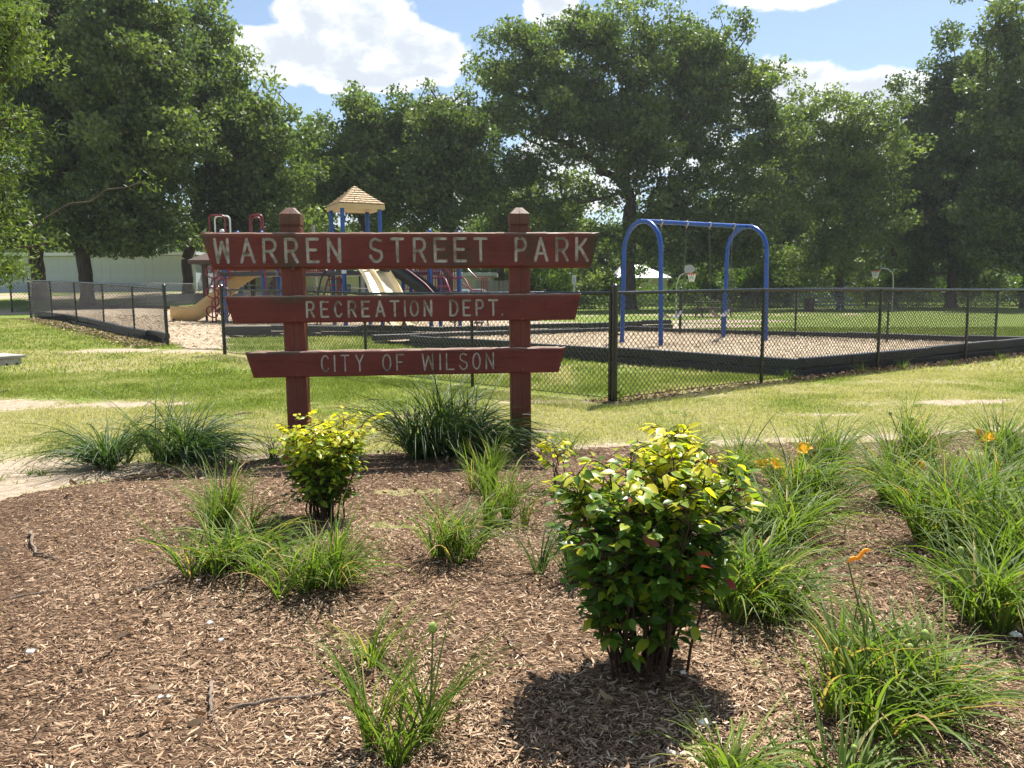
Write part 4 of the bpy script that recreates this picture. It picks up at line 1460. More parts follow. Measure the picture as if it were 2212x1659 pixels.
# ladder from ground to bridge
la, lb = (PX(700, 23.6), 23.0, 0.9), (PX(730, 23.6), 23.8, 2.0)
lad = MB()
railA = [(PX(696, 23), 22.8, 0.2), (PX(703, 23), 23.0, 1.2), (PX(714, 23.4), 23.3, 1.65), (PX(727, 23.7), 23.7, 2.05)]
railB = [(PX(726, 23), 22.8, 0.2), (PX(734, 23), 23.0, 1.2), (PX(745, 23.4), 23.3, 1.65), (PX(757, 23.7), 23.7, 2.05)]
lad.tube(railA, 0.026, 8); lad.tube(railB, 0.026, 8)
lo_ = pp(lad, 'ladder', 'pink_red')
for t in np.linspace(0.05, 0.98, 8):
    f = t * 3; i = min(2, int(f)); f -= i
    p = Vector(railA[i]).lerp(Vector(railA[i + 1]), f); q = Vector(railB[i]).lerp(Vector(railB[i + 1]), f)
    mb = MB(); mb.tube([p, q], 0.02, 6)
    pp(mb, 'rung', 'pink_red', True, lo_)
mb = MB(); mb.tube([(PX(686, 23.5), 23.5, 0.2), (PX(691, 23.5), 23.5, 1.2), (PX(698, 23.6), 23.6, 1.7), (PX(710, 23.7), 23.7, 1.98)], 0.024, 8)
mb.tube([(PX(714, 23.8), 23.8, 1.95), (PX(720, 23.6), 23.6, 1.2)], 0.016, 6)
pp(mb, 'climbing_pole', 'brown')


def slide(name, pts, w, depth, mat, lip=0.05, label=None, twin=False, tw=0.03):
    """pts: centre line of the trough bottom; the cross-section is an open U with rolled lips"""
    prof = []
    half = w / 2
    if twin:
        c = [(-half - lip, 0.72), (-half, 1.0), (-half, 0.6), (-half * 0.82, 0.06), (-half * 0.2, 0.02), (-0.03, 0.5), (0.0, 0.56), (0.03, 0.5), (half * 0.2, 0.02), (half * 0.82, 0.06), (half, 0.6), (half, 1.0), (half + lip, 0.72)]
    else:
        c = [(-half - lip, 0.80), (-half - lip * 0.3, 1.0), (-half + 0.01, 0.92), (-half * 0.92, 0.3), (-half * 0.55, 0.03), (half * 0.55, 0.03), (half * 0.92, 0.3), (half - 0.01, 0.92), (half + lip * 0.3, 1.0), (half + lip, 0.80)]
    under = [(half + lip - 0.012, 0.70), (half * 0.98, 0.28), (half * 0.6, -0.08), (-half * 0.6, -0.08), (-half * 0.98, 0.28), (-half - lip + 0.012, 0.70)]
    prof = [(a, b * depth) for a, b in c] + [(a, b * depth) for a, b in under]
    P = [Vector(p) for p in pts]
    # smooth the centre line
    Q = []
    for i in range(len(P) - 1):
        p0 = P[max(0, i - 1)]; p1 = P[i]; p2 = P[i + 1]; p3 = P[min(len(P) - 1, i + 2)]
        for k in range(6):
            t = k / 6
            Q.append(0.5 * ((2 * p1) + (p2 - p0) * t + (2 * p0 - 5 * p1 + 4 * p2 - p3) * t * t + (3 * p1 - p0 - 3 * p2 + p3) * t ** 3))
    Q.append(P[-1])
    V = []; F = []; n = len(prof)
    for i, q in enumerate(Q):
        t = (Q[min(i + 1, len(Q) - 1)] - Q[max(i - 1, 0)]).normalized()
        s = t.cross(Vector((0, 0, 1))).normalized(); up = s.cross(t)
        for (a, b) in prof:
            V.append(q + s * a + up * b)
    for i in range(len(Q) - 1):
        for k in range(n):
            F.append((i * n + k, i * n + (k + 1) % n, (i + 1) * n + (k + 1) % n, (i + 1) * n + k))
    mb = MB(); mb.add(V, F)
    o = pp(mb, name, mat)
    if label:
        o['label'] = label
    return o


slide('slide', [(PX(600, 24.6), 24.7, 1.98), (PX(560, 24.3), 24.5, 1.86), (PX(515, 24), 24.3, 1.50), (PX(478, 23.6), 24.1, 1.10), (PX(440, 23.4), 24.0, 0.72), (PX(405, 23.2), 23.9, 0.50), (PX(372, 23), 23.8, 0.50), (PX(355, 23), 23.8, 0.52)],
      0.56, 0.42, 'tan', 0.05, 'long winding tan plastic slide at the left end')
mb = MB(); mb.tube([(PX(379.5, 23.6), 23.6, 0.1), (PX(379.5, 23.6), 23.6, 0.55)], 0.04, 8); mb.tube([(PX(450, 24), 24.0, 0.1), (PX(450, 24), 24.0, 0.8)], 0.04, 8)
pp(mb, 'slide_support', 'brown')
slide('slide', [(PX(806, 23.6), 23.4, 1.98), (PX(817, 23.2), 22.9, 1.80), (PX(834, 22.6), 22.3, 1.35), (PX(850, 22), 21.6, 0.85), (PX(866, 21.6), 21.1, 0.52), (PX(882, 21.3), 20.6, 0.42)],
      0.84, 0.24, 'cream', 0.07, 'cream plastic double slide', True)
slide('slide', [(PX(834, 24.0), 23.5, 2.02), (PX(862, 24.0), 23.2, 1.86), (PX(895, 23.7), 22.9, 1.56), (PX(925, 23.4), 22.6, 1.24), (PX(958, 23), 22.3, 0.75), (PX(985, 22.7), 22.1, 0.45)],
      0.50, 0.30, 'grey_plastic', 0.04, 'dark grey slide seen from its underside')
mb = MB(); mb.tube([(PX(834, 23.3), 23.2, 2.34), (PX(862, 23.3), 22.9, 2.19), (PX(895, 23), 22.6, 1.88), (PX(925, 22.8), 22.3, 1.55), (PX(958, 22.4), 22.0, 1.05)], 0.022, 8)
pp(mb, 'slide_edge_rail', 'pink_red')
# stairs and handrails down the right
st = MB(); st.tube([(PX(1003, 23.9), 23.9, 2.15), (PX(1032, 23.6), 23.6, 1.72), (PX(1054, 23.4), 23.4, 1.72), (PX(1055, 23.4), 23.4, 0.2)], 0.022, 8)
st.tube([(PX(963, 24.9), 24.9, 2.1), (PX(985, 24.9), 24.9, 1.72), (PX(1024, 24.7), 24.7, 1.35), (PX(1042, 24.6), 24.6, 1.35), (PX(1042, 24.6), 24.6, 0.2)], 0.022, 8)
so = pp(st, 'stair_rail', 'pink_red')
for u in (1042, 1046, 1050):
    b = MB(); b.tube([(PX(u, 23.5), 23.5, 0.7), (PX(u, 23.5), 23.5, 1.72)], 0.014, 6); pp(b, 'bar', 'pink_red', True, so)
for k in range(5):
    b = MB(); b.box((PX(1000 + 9 * k, 24.1), 24.1, 1.15 - 0.2 * k), (0.28, 0.75, 0.05)); pp(b, 'stair_tread', 'deck', False)
for (u0, u1, u2, Y) in ((938, 960, 982, 22.9), (986, 1002, 1028, 23.2)):
    b = MB(); b.tube([(PX(u0, Y), Y + 0.3, 1.72), (PX(u1, Y), Y + 0.1, 1.74), (PX(u1 + 6, Y), Y, 1.66), (PX(u2, Y), Y - 0.5, 1.15), (PX(u2 + 6, Y), Y - 0.6, 0.2)], 0.024, 8)
    pp(b, 'hand_rail', 'pink_red')
b = MB(); b.tube([(PX(940, 23), 23.1, 1.46), (PX(975, 23), 23.0, 1.46)], 0.022, 8); pp(b, 'hand_rail', 'pink_red')
b = MB(); b.tube([(PX(580, 23.4), 23.4, 0.2), (PX(580, 23.4), 23.4, 3.0)], 0.03, 8); pp(b, 'fire_pole', 'pink_red')

# ------------------------------------------------------------------ picnic shelter behind
shx = PX(600, 34)
shelter = empty('picnic_shelter', (shx, 36, tz(shx, 36)), 0, 'brown picnic shelter with thin posts behind the play structure', 'shelter')
zt = ZV(567, 34)
for (u, Y) in ((451, 34.0), (553, 38.0), (737, 34.5), (601, 34.2)):
    x = PX(u, Y); mb = MB(); g0 = tz(x, Y)
    mb.bevel_box((x - shx, Y - 36, (g0 + zt) / 2 - tz(shx, 36)), (0.2, 0.2, zt - g0), 0.015)
    mb.build('post', M['brown'], shelter)
mb = MB()
x0, x1 = PX(427, 34) - shx, PX(765, 34) - shx
zz = zt - tz(shx, 36)
V = [(x0, -2.6, zz), (x1, -2.6, zz), (x1, 2.6, zz), (x0, 2.6, zz), (x0 + 0.8, 0, zz + 0.95), (x1 - 0.8, 0, zz + 0.95), (x0, -2.6, zz + 0.16), (x1, -2.6, zz + 0.16), (x1, 2.6, zz + 0.16), (x0, 2.6, zz + 0.16)]
mb.add(V, [(3, 2, 1, 0), (0, 1, 7, 6), (1, 2, 8, 7), (2, 3, 9, 8), (3, 0, 6, 9), (6, 7, 5, 4), (8, 9, 4, 5), (7, 8, 5), (9, 6, 4)])
mb.build('roof', M['brown'], shelter)

# ------------------------------------------------------------------ buildings
def facade(root, p0, p1, h, z, n, mat, name='wall_panel', t=0.06, seam=0.006):
    """upright panels between two ground points, each one an object"""
    p0 = Vector(p0); p1 = Vector(p1); L = (p1 - p0).length; d = (p1 - p0) / L
    w = L / n
    me = None
    for i in range(n):
        if me is None:
            mb = MB(); mb.bevel_box((0, 0, h / 2), (w - seam, t, h), 0.004); me = mb.mesh(name)
        o = link(name, me, root, mat)
        c = p0 + d * (w * (i + 0.5))
        o.location = Vector((c.x, c.y, z)) - root.location
        o.rotation_euler = (0, 0, math.atan2(d.y, d.x))
        o.location.y += random.uniform(-0.006, 0.006)


Y0 = 52
wx0, wx1 = PX(-60, Y0), PX(432, Y0)
zb = tz(-25, Y0) - 0.1
zt = ZV(548, Y0)
ware = empty('warehouse', ((wx0 + wx1) / 2, Y0, zb), 0, 'long pale green windowless warehouse wall behind the trees at the left', 'building')
mb = MB(); mb.box((0, 5.1, (zt - zb) / 2), (wx1 - wx0 - 0.1, 10, zt - zb)); mb.build('wall', M['panel'], ware)
facade(ware, (wx0, Y0, 0), (wx1, Y0, 0), zt - zb, zb, 27, M['panel'])
mb = MB(); mb.box((0, 5.0, zt - zb + 0.12), (wx1 - wx0 + 0.5, 10.9, 0.2)); mb.build('roof', M['roofwhite'], ware)

Y0 = 62
cx0, cx1 = PX(440, Y0), PX(1065, Y0)
zb = 0.6; zt = ZV(597, Y0)
cb = empty('low_building', ((cx0 + cx1) / 2, Y0, zb), 0, 'low cream building with grey windows seen past the play structure', 'building')
mb = MB(); mb.box((0, 4, (zt - zb) / 2), (cx1 - cx0, 8, zt - zb)); wall_o = mb.build('wall', M['creamwall'], cb)
mb = MB(); mb.bevel_box((0, 4, zt - zb + 0.16), (cx1 - cx0 + 0.8, 8.8, 0.3), 0.03); mb.build('roof', M['roofwhite'], cb)
k = 0
for z in np.arange(0.25, zt - zb - 0.05, 0.27):
    mb = MB(); mb.box((0, -0.012, z), (cx1 - cx0 - 0.02, 0.03, 0.02)); mb.build('siding_board', M['creamwall'], cb); k += 1
for (u0, u1, v0, v1) in ((433, 448, 609, 628), (509, 520, 607, 640), (536, 541, 607, 640), (588, 594, 608, 640), (749, 763, 611, 634), (782, 792, 612, 634), (966, 975, 612, 630)):
    x0_, x1_ = PX(u0, Y0) - (cx0 + cx1) / 2, PX(u1, Y0) - (cx0 + cx1) / 2
    if x0_ < cx0 - (cx0 + cx1) / 2: x0_ += 1.0; x1_ += 1.0
    za, zc = ZV(v1, Y0) - zb, ZV(v0, Y0) - zb
    mb = MB(); mb.bevel_box(((x0_ + x1_) / 2, -0.045, (za + zc) / 2), (x1_ - x0_ + 0.12, 0.05, zc - za + 0.12), 0.01); fr = mb.build('window', M['white'], cb)
    mb = MB(); mb.box(((x0_ + x1_) / 2, -0.075, (za + zc) / 2), (x1_ - x0_, 0.02, zc - za)); mb.build('pane', M['glass'], fr)

# wooden privacy fence right of it
pf = empty('privacy_fence', (PX(1085, 60), 60, 0.3), 0, 'grey wooden privacy fence right of the low cream building', 'fence')
mb0 = MB(); mb0.bevel_box((0, 0, 0.95), (0.28, 0.03, 1.9), 0.008); me0 = mb0.mesh('fence_board')
for i in range(12):
    o = link('fence_board', me0, pf, M['greywood']); o.location = (-1.85 + 0.3 * i, 0, random.uniform(-0.03, 0.03)); o.rotation_euler = (0, random.gauss(0, 0.01), 0)
# utility poles
for (u, Y, w, lab) in ((686, 40, 0.22, 'grey wooden pole right of the leftmost sign post'), (788, 44, 0.26, 'grey wooden pole behind the cream double slide')):
    x = PX(u, Y); mb = MB(); mb.tube([(0, 0, -0.3), (0, 0, 2.4), (0, 0, 4.2)], [w / 2, w / 2 * 0.93, w / 2 * 0.8], 10)
    o = mb.build('utility_pole', M['greywood'], None, True); o.location = (x, Y, tz(x, Y)); tag(o, lab, 'pole', None)
# shed with pale roof
Y0 = 66
sx0, sx1 = PX(1362, Y0), PX(1440, Y0)
zb = -0.05; zt = ZV(602, Y0); zr = ZV(580, Y0)
shed = empty('shed', ((sx0 + sx1) / 2, Y0, zb), 0, 'small cream shed with a pale metal roof beyond the big oak', 'shed')
cxm = (sx0 + sx1) / 2
mb = MB(); mb.box((0, 2.0, (zt - zb) / 2), (sx1 - sx0, 4, zt - zb)); mb.build('wall', M['creamwall'], shed)
hw = (sx1 - sx0) / 2
mb = MB()
V = [(-hw - 1.3, -0.3, zt - zb), (hw + 0.35, -0.3, zt - zb), (hw + 0.35, 4.3, zt - zb), (-hw - 1.3, 4.3, zt - zb), (-hw - 0.6, 1.6, zr - zb + 0.3), (hw - 1.9, 1.9, zr - zb + 0.3)]
V += [(x, y, z - 0.10) for x, y, z in V[:4]]
mb.add(V, [(0, 1, 5, 4), (1, 2, 5), (2, 3, 4, 5), (3, 0, 4), (6, 7, 1, 0), (7, 8, 2, 1), (8, 9, 3, 2), (9, 6, 0, 3), (9, 8, 7, 6)])
mb.build('roof', M['roofwhite'], shed)
for k in range(9):
    mb = MB(); xx = -hw + 0.02 + k * (2 * hw - 0.04) / 8; mb.box((xx, -0.02, (zt - zb) / 2), (0.05, 0.03, zt - zb - 0.05)); mb.build('wall_batten', M['creamwall'], shed)

# ------------------------------------------------------------------ basketball hoops, bleachers, bench, sign posts
def hoop(u, v, Y, arm_u, lab, s=1.0, side=False):
    a = at(u, v, Y)
    pxx = PX(arm_u, Y); gz = tz(a.x, Y)
    root = empty('basketball_hoop', (pxx, Y, gz), 0, lab, 'basketball hoop')
    ox, oz = a.x - pxx, a.z - gz
    mb = MB(); sgn = 1 if ox > 0 else -1
    mb.tube([(0, 0.6, 0), (0, 0.6, oz - 0.6), (sgn * 0.12, 0.5, oz - 0.1), (sgn * 0.5, 0.35, oz + 0.15), (ox, 0.1, oz + 0.2)], 0.04, 8)
    mb.build('pole', M['alu'], root, True)
    # fan-shaped backboard
    n = 12; V = []; F = []
    w, h = (0.30, 0.26)
    outl = [(-w, -h * 0.2), (-w * 0.55, -h * 0.75), (w * 0.55, -h * 0.75), (w, -h * 0.2)] + [(w * math.cos(t), h * 0.15 + h * 0.85 * math.sin(t)) for t in np.linspace(0.1, math.pi - 0.1, 9)]
    rot = 0.25 if side else 1.0
    for y in (0, 0.04):
        for (x, z) in outl:
            V.append((ox + x * rot, y + x * (0.9 if side else 0.1), oz + 0.25 + z))
    m = len(outl)
    F = [tuple(range(m)), tuple(reversed(range(m, 2 * m)))] + [(i, m + i, m + (i + 1) % m, (i + 1) % m) for i in range(m)]
    mb = MB(); mb.add(V, F); mb.build('backboard', M['hoopgrey'], root)
    rx, ry = (ox - 0.32, 0.0) if side else (ox + 0.05, -0.35)
    mb = MB(); mb.tube([(rx + 0.23 * math.cos(t), ry + 0.23 * math.sin(t), oz) for t in np.linspace(0, 2 * math.pi, 17)[:-1]], 0.018, 6, closed=True)
    mb.box((rx + (0.2 if side else 0), ry + (0 if side else 0.25), oz), (0.12, 0.12, 0.10)); mb.build('rim', M['orange'], root, True)
    mb = MB()
    for k in range(12):
        t = k * math.pi / 6
        for dt in (-0.26, 0.26):
            mb.tube([(rx + 0.22 * math.cos(t), ry + 0.22 * math.sin(t), oz), (rx + 0.17 * math.cos(t + dt), ry + 0.17 * math.sin(t + dt), oz - 0.2), (rx + 0.12 * math.cos(t), ry + 0.12 * math.sin(t), oz - 0.42)], 0.010, 4)
    mb.build('net', M['white'], root)


hoop(1489, 592, 42, 1465, 'white fan backboard basketball hoop seen under the swing beam')
hoop(1903, 586, 46, 1935, 'basketball hoop seen side on in front of the dark trees at the right', side=True)

Y0 = 50
bl = empty('bleachers', (PX(1795, Y0), Y0, 0), 0, 'low metal bleachers on the grass beside the slender tree', 'bleachers')
W_ = PX(1850, Y0) - PX(1738, Y0)
for k in range(4):
    mb = MB(); mb.bevel_box((0, k * 0.6, 0.35 + 0.2 * k), (W_, 0.26, 0.05), 0.008); mb.build('seat_plank', M['green_metal'], bl)
    mb = MB(); mb.bevel_box((0, k * 0.6 + 0.3, 0.12 + 0.2 * k), (W_, 0.2, 0.04), 0.008); mb.build('foot_plank', M['green_metal'], bl)
mb = MB()
for x in np.linspace(-W_ / 2 + 0.2, W_ / 2 - 0.2, 4):
    mb.tube([(x, -0.1, 0.02), (x, 2.0, 0.02), (x, 2.0, 1.05), (x, -0.1, 0.32), (x, -0.1, 0.02)], 0.03, 6)
mb.build('frame', M['alu'], bl)
mb = MB(); mb.tube([(-W_ / 2, 2.1, 0.2), (-W_ / 2, 2.1, 1.5), (W_ / 2, 2.1, 1.5), (W_ / 2, 2.1, 0.2)], 0.025, 6)
for x in np.linspace(-W_ / 2, W_ / 2, 6)[1:-1]:
    mb.tube([(x, 2.1, 0.9), (x, 2.1, 1.5)], 0.02, 5)
mb.build('back_rail', M['alu'], bl)
tb = MB(); tb.tube([(0, 0, 0), (0, 0, 0.03), (0, 0, 0.75), (0, 0, 0.85)], [0.26, 0.29, 0.31, 0.28], 14)
o = tb.build('trash_barrel', M['brown'], None, True); o.location = (PX(1746, 47), 47, tz(9, 47)); tag(o, 'dark round trash barrel at the left end of the bleachers', 'trash can')

Y0 = 38
be = empty('picnic_bench', (PX(1540, Y0), Y0, 0), 0.05, 'dark picnic bench on the grass beyond the swings', 'bench')
for (y, z, w) in ((0, 0.74, 0.7), (-0.65, 0.44, 0.26), (0.65, 0.44, 0.26)):
    mb = MB(); mb.bevel_box((0, y, z), (1.75, w, 0.05), 0.01); mb.build('plank', M['brown'], be)
for x in (-0.7, 0.7):
    mb = MB(); mb.tube([(x, -0.65, 0.0), (x, -0.15, 0.72)], 0.035, 6); mb.tube([(x, 0.65, 0.0), (x, 0.15, 0.72)], 0.035, 6); mb.tube([(x, -0.7, 0.40), (x, 0.7, 0.40)], 0.03, 6)
    mb.build('leg_frame', M['brown'], be)
# small white sign on a post and the crossed boards by the shed
Y0 = 55
o = empty('marker_sign', (PX(1240.5, Y0), Y0, tz(4, Y0)), 0, 'small white rectangular marker sign on a post among the light bushes', 'sign')
mb = MB(); mb.tube([(0, 0, 0), (0, 0, 2.0)], 0.04, 8); mb.build('post', M['white'], o)
mb = MB(); mb.bevel_box((0, -0.05, 1.85 + 0.25), (0.28, 0.03, 0.62), 0.008); pn = mb.build('panel', M['white'], o)
mb = MB(); mb.box((0, -0.07, 1.85 + 0.2), (0.14, 0.01, 0.42)); mb.build('faded_print', M['panel'], pn)
Y0 = 60
o = empty('crossbuck_sign', (PX(1399, Y0), Y0, tz(10, Y0)), 0, 'pale crossed board railway sign on a post before the cream shed', 'sign')
mb = MB(); mb.tube([(0, 0, 0), (0, 0, 2.3)], 0.05, 8); mb.build('post', M['alu'], o)
for a in (0.7, -0.7):
    mb = MB(); mb.box((0, -0.06 - 0.03 * a, 1.95), (1.0, 0.025, 0.15), Matrix.Rotation(a, 3, 'Y')); mb.build('crossed_board', M['white'], o)

# parked car far behind, only its pale top and windows clear the stair rails
Y0 = 44
car = empty('parked_car', (PX(1012, Y0), Y0, tz(-2.5, Y0)), 0.05, 'pale parked car glimpsed beyond the red stair rails', 'car')
sec = [(-2.2, 0.35, 0.75), (-2.1, 0.3, 0.95), (-1.2, 0.3, 1.02), (-0.7, 0.3, 1.42), (0.9, 0.3, 1.45), (1.5, 0.3, 1.05), (2.2, 0.3, 0.95), (2.3, 0.35, 0.6)]
V = []; F = []
for (x, zl, zh) in sec:
    hwid = 0.86 if zh < 1.2 else 0.70
    V += [(x, -0.88, zl), (x, -0.9, min(zh, 0.95)), (x, -hwid, zh), (x, hwid, zh), (x, 0.9, min(zh, 0.95)), (x, 0.88, zl)]
for i in range(len(sec) - 1):
    for k in range(6):
        F.append((i * 6 + k, i * 6 + (k + 1) % 6, (i + 1) * 6 + (k + 1) % 6, (i + 1) * 6 + k))
F += [tuple(range(6)), tuple(reversed(range(len(V) - 6, len(V))))]
mb = MB(); mb.add(V, F); mb.build('body', M['white'], car, True)
for x in (-0.35, 0.5):
    mb = MB(); mb.box((x, -0.815, 1.18), (0.72, 0.03, 0.30), Matrix.Rotation(-0.42, 3, 'X')); mb.build('window', M['glass'], car)
for x in (-1.4, 1.4):
    for y in (-0.85, 0.85):
        mb = MB(); mb.tube([(x, y - 0.1, 0.33), (x, y + 0.1, 0.33)], 0.33, 16); mb.build('wheel', M['black'], car, True)

# low wooden bench at the left edge
e1 = Vector((-0.85, 0.52, 0)); e2 = Vector((-0.52, -0.85, 0))
tip = Vector((-6.42, 10.1, 0))
tab = empty('garden_bench', tip + e2 * 0.9 + e1 * 0.33 + Vector((0, 0, tz(-7.5, 9.6))), math.atan2(e2.y, e2.x), 'low weathered grey plank bench reaching in at the left edge of the lawn', 'bench')
for j in range(5):
    mb = MB(); mb.bevel_box((0, (j - 2) * 0.142, 0.46 + random.uniform(-0.003, 0.003)), (1.8 + random.uniform(-0.02, 0.02), 0.136, 0.038), 0.006); mb.build('plank', M['greywood'], tab)
for y in (-0.30, 0.30):
    mb = MB(); mb.bevel_box((0, y, 0.395), (1.72, 0.04, 0.088), 0.006); mb.build('side_beam', M['greywood'], tab)
for x in (-0.42, 0.70):
    for y in (-0.24, 0.24):
        mb = MB(); mb.bevel_box((x, y, 0.17), (0.09, 0.09, 0.38), 0.006); mb.build('leg', M['greywood'], tab)
for x in (-0.80, -0.68, 0.8):
    for y in (-0.325, 0.325):
        mb = MB(); mb.tube([(x, y, 0.35), (x, y, 0.375)], 0.013, 6); mb.build('bolt', M['black'], tab)


# ------------------------------------------------------------------ people (far away, half hidden)
def person(loc, rz, lab, joints, mats, head_r=0.11):
    """skin-modifier body; joints: name -> (pos, radius); mats by part of the body"""
    names = list(joints)
    bones = [('pelvis', 'belly'), ('belly', 'chest'), ('chest', 'neck'), ('neck', 'head'), ('head', 'crown'), ('chest', 'shl'), ('shl', 'ell'), ('ell', 'wrl'), ('wrl', 'hal'),
             ('chest', 'shr'), ('shr', 'elr'), ('elr', 'wrr'), ('wrr', 'har'), ('pelvis', 'hil'), ('hil', 'knl'), ('knl', 'anl'), ('anl', 'tol'), ('pelvis', 'hir'), ('hir', 'knr'), ('knr', 'anr'), ('anr', 'tor')]
    me = bpy.data.meshes.new('person')
    me.from_pydata([joints[n][0] for n in names], [(names.index(a), names.index(b)) for a, b in bones], [])
    o = bpy.data.objects.new('person', me); COL.objects.link(o)
    sk = o.modifiers.new('skin', 'SKIN')
    for i, n in enumerate(names):
        r_ = joints[n][1]
        me.skin_vertices[0].data[i].radius = (r_, r_)
    me.skin_vertices[0].data[names.index('pelvis')].use_root = True
    sb = o.modifiers.new('sub', 'SUBSURF'); sb.levels = 1; sb.render_levels = 1
    dg = bpy.context.evaluated_depsgraph_get()
    new = bpy.data.meshes.new_from_object(o.evaluated_get(dg))
    o.modifiers.clear()
    o.data = new
    new.materials.clear()
    for m in mats: new.materials.append(m)
    P = {n: Vector(joints[n][0]) for n in names}
    zone = {'pelvis': 1, 'belly': 0, 'chest': 0, 'neck': 2, 'head': 2, 'crown': 3, 'shl': 0, 'ell': 0, 'wrl': 2, 'hal': 2, 'shr': 0, 'elr': 0, 'wrr': 2, 'har': 2, 'hil': 1, 'knl': 1, 'anl': 1, 'tol': 3, 'hir': 1, 'knr': 1, 'anr': 1, 'tor': 3}
    for p in new.polygons:
        c = p.center
        n = min(names, key=lambda k: (P[k] - c).length)
        p.material_index = zone[n]; p.use_smooth = True
    o.location = loc; o.rotation_euler = (0, 0, rz)
    return tag(o, lab, 'person')


skin = simple_mat('skin', (0.30, 0.17, 0.11), 0.55)
hair = simple_mat('dark_hair_and_shoes', (0.02, 0.016, 0.014), 0.6)
shirt = simple_mat('grey_shirt', (0.20, 0.23, 0.23), 0.8)
trous = simple_mat('dark_trousers', (0.015, 0.015, 0.022), 0.8)
redc = simple_mat('dark_red_clothes', (0.13, 0.018, 0.016), 0.8)
stand = {'pelvis': ((0, 0, 0.95), 0.15), 'belly': ((0, 0, 1.12), 0.14), 'chest': ((0, 0, 1.36), 0.16), 'neck': ((0, 0.0, 1.52), 0.06), 'head': ((0, -0.02, 1.62), 0.095), 'crown': ((0, -0.01, 1.72), 0.08),
         'shl': ((-0.19, 0, 1.43), 0.07), 'ell': ((-0.25, 0.03, 1.15), 0.05), 'wrl': ((-0.20, -0.08, 0.92), 0.036), 'hal': ((-0.19, -0.11, 0.82), 0.035),
         'shr': ((0.19, 0, 1.43), 0.07), 'elr': ((0.26, 0.04, 1.17), 0.05), 'wrr': ((0.22, -0.10, 0.95), 0.036), 'har': ((0.2, -0.14, 0.86), 0.035),
         'hil': ((-0.09, 0, 0.88), 0.10), 'knl': ((-0.14, -0.10, 0.50), 0.07), 'anl': ((-0.28, 0.02, 0.10), 0.05), 'tol': ((-0.34, -0.12, 0.04), 0.04),
         'hir': ((0.09, 0, 0.88), 0.10), 'knr': ((0.09, 0.02, 0.50), 0.07), 'anr': ((0.10, 0.10, 0.08), 0.05), 'tor': ((0.08, -0.08, 0.04), 0.04)}
Yp = 50.0
xp = PX(546, Yp)
person((xp, Yp, tz(xp, Yp)), 0.3, 'person in grey shirt and dark trousers walking under the deck behind the playground', stand, (shirt, trous, skin, hair))
sit = dict(stand)
dz = -0.42
for k in ('pelvis', 'belly', 'chest', 'neck', 'head', 'crown', 'shl', 'shr', 'ell', 'elr'):
    (x, y, z), r_ = stand[k]; sit[k] = ((x, y, z + dz), r_)
sit['wrl'] = ((-0.14, -0.30, 0.62), 0.036); sit['hal'] = ((-0.10, -0.38, 0.60), 0.035); sit['wrr'] = ((0.14, -0.30, 0.62), 0.036); sit['har'] = ((0.10, -0.38, 0.60), 0.035)
sit['hil'] = ((-0.10, -0.02, 0.50), 0.10); sit['knl'] = ((-0.14, -0.44, 0.50), 0.075); sit['anl'] = ((-0.14, -0.46, 0.10), 0.05); sit['tol'] = ((-0.14, -0.60, 0.05), 0.04)
sit['hir'] = ((0.10, -0.02, 0.50), 0.10); sit['knr'] = ((0.14, -0.44, 0.50), 0.075); sit['anr'] = ((0.14, -0.46, 0.10), 0.05); sit['tor'] = ((0.14, -0.60, 0.05), 0.04)
Yp = 44.0
xp = PX(601.5, Yp)
gzp = tz(xp, Yp)
person((xp, Yp, gzp + 0.02), 0.9, 'seated person in dark red clothes partly hidden by the left sign post', sit, (redc, redc, skin, redc))
bn = empty('park_bench', (xp, Yp, gzp), 0.9, 'dark park bench under the seated person in red', 'bench')
for y in (-0.1, 0.04, 0.18):
    mb = MB(); mb.bevel_box((0, y, 0.40), (1.4, 0.12, 0.04), 0.008); mb.build('seat_slat', M['brown'], bn)
for x in (-0.55, 0.55):
    mb = MB(); mb.box((x, 0.04, 0.19), (0.06, 0.36, 0.38)); mb.build('leg', M['black'], bn)

# ------------------------------------------------------------------ trees
def leaves_mesh(name, P, Nn_, L, Wd, var, mat, rng, quad=True):
    """one small rhombic leaf (or leaf spray) per point, turned every way"""
    n = len(P)
    d = rng.normal(0, 1, (n, 3)); d[:, 2] -= 0.35
    d /= np.linalg.norm(d, axis=1)[:, None]
    a = rng.normal(0, 1, (n, 3)) + Nn_ * 0.9
    s = np.cross(d, a); s /= np.linalg.norm(s, axis=1)[:, None] + 1e-9
    if not quad:
        V = np.stack([P - d * (L / 2)[:, None] - s * (Wd * 0.35)[:, None], P + d * (L / 2)[:, None], P - d * (L * 0.25)[:, None] + s * (Wd * 0.75)[:, None]], 1).reshape(-1, 3)
        return fast_mesh(name, V, np.arange(3 * n).reshape(n, 3), np.repeat(var, 3), False, [mat])
    V = np.stack([P - d * (L / 2)[:, None], P + s * (Wd / 2)[:, None] - d * (L * 0.05)[:, None], P + d * (L / 2)[:, None], P - s * (Wd / 2)[:, None] - d * (L * 0.05)[:, None]], 1).reshape(-1, 3)
    F = np.arange(4 * n).reshape(n, 4)
    return fast_mesh(name, V, F, np.repeat(var, 4), False, [mat])


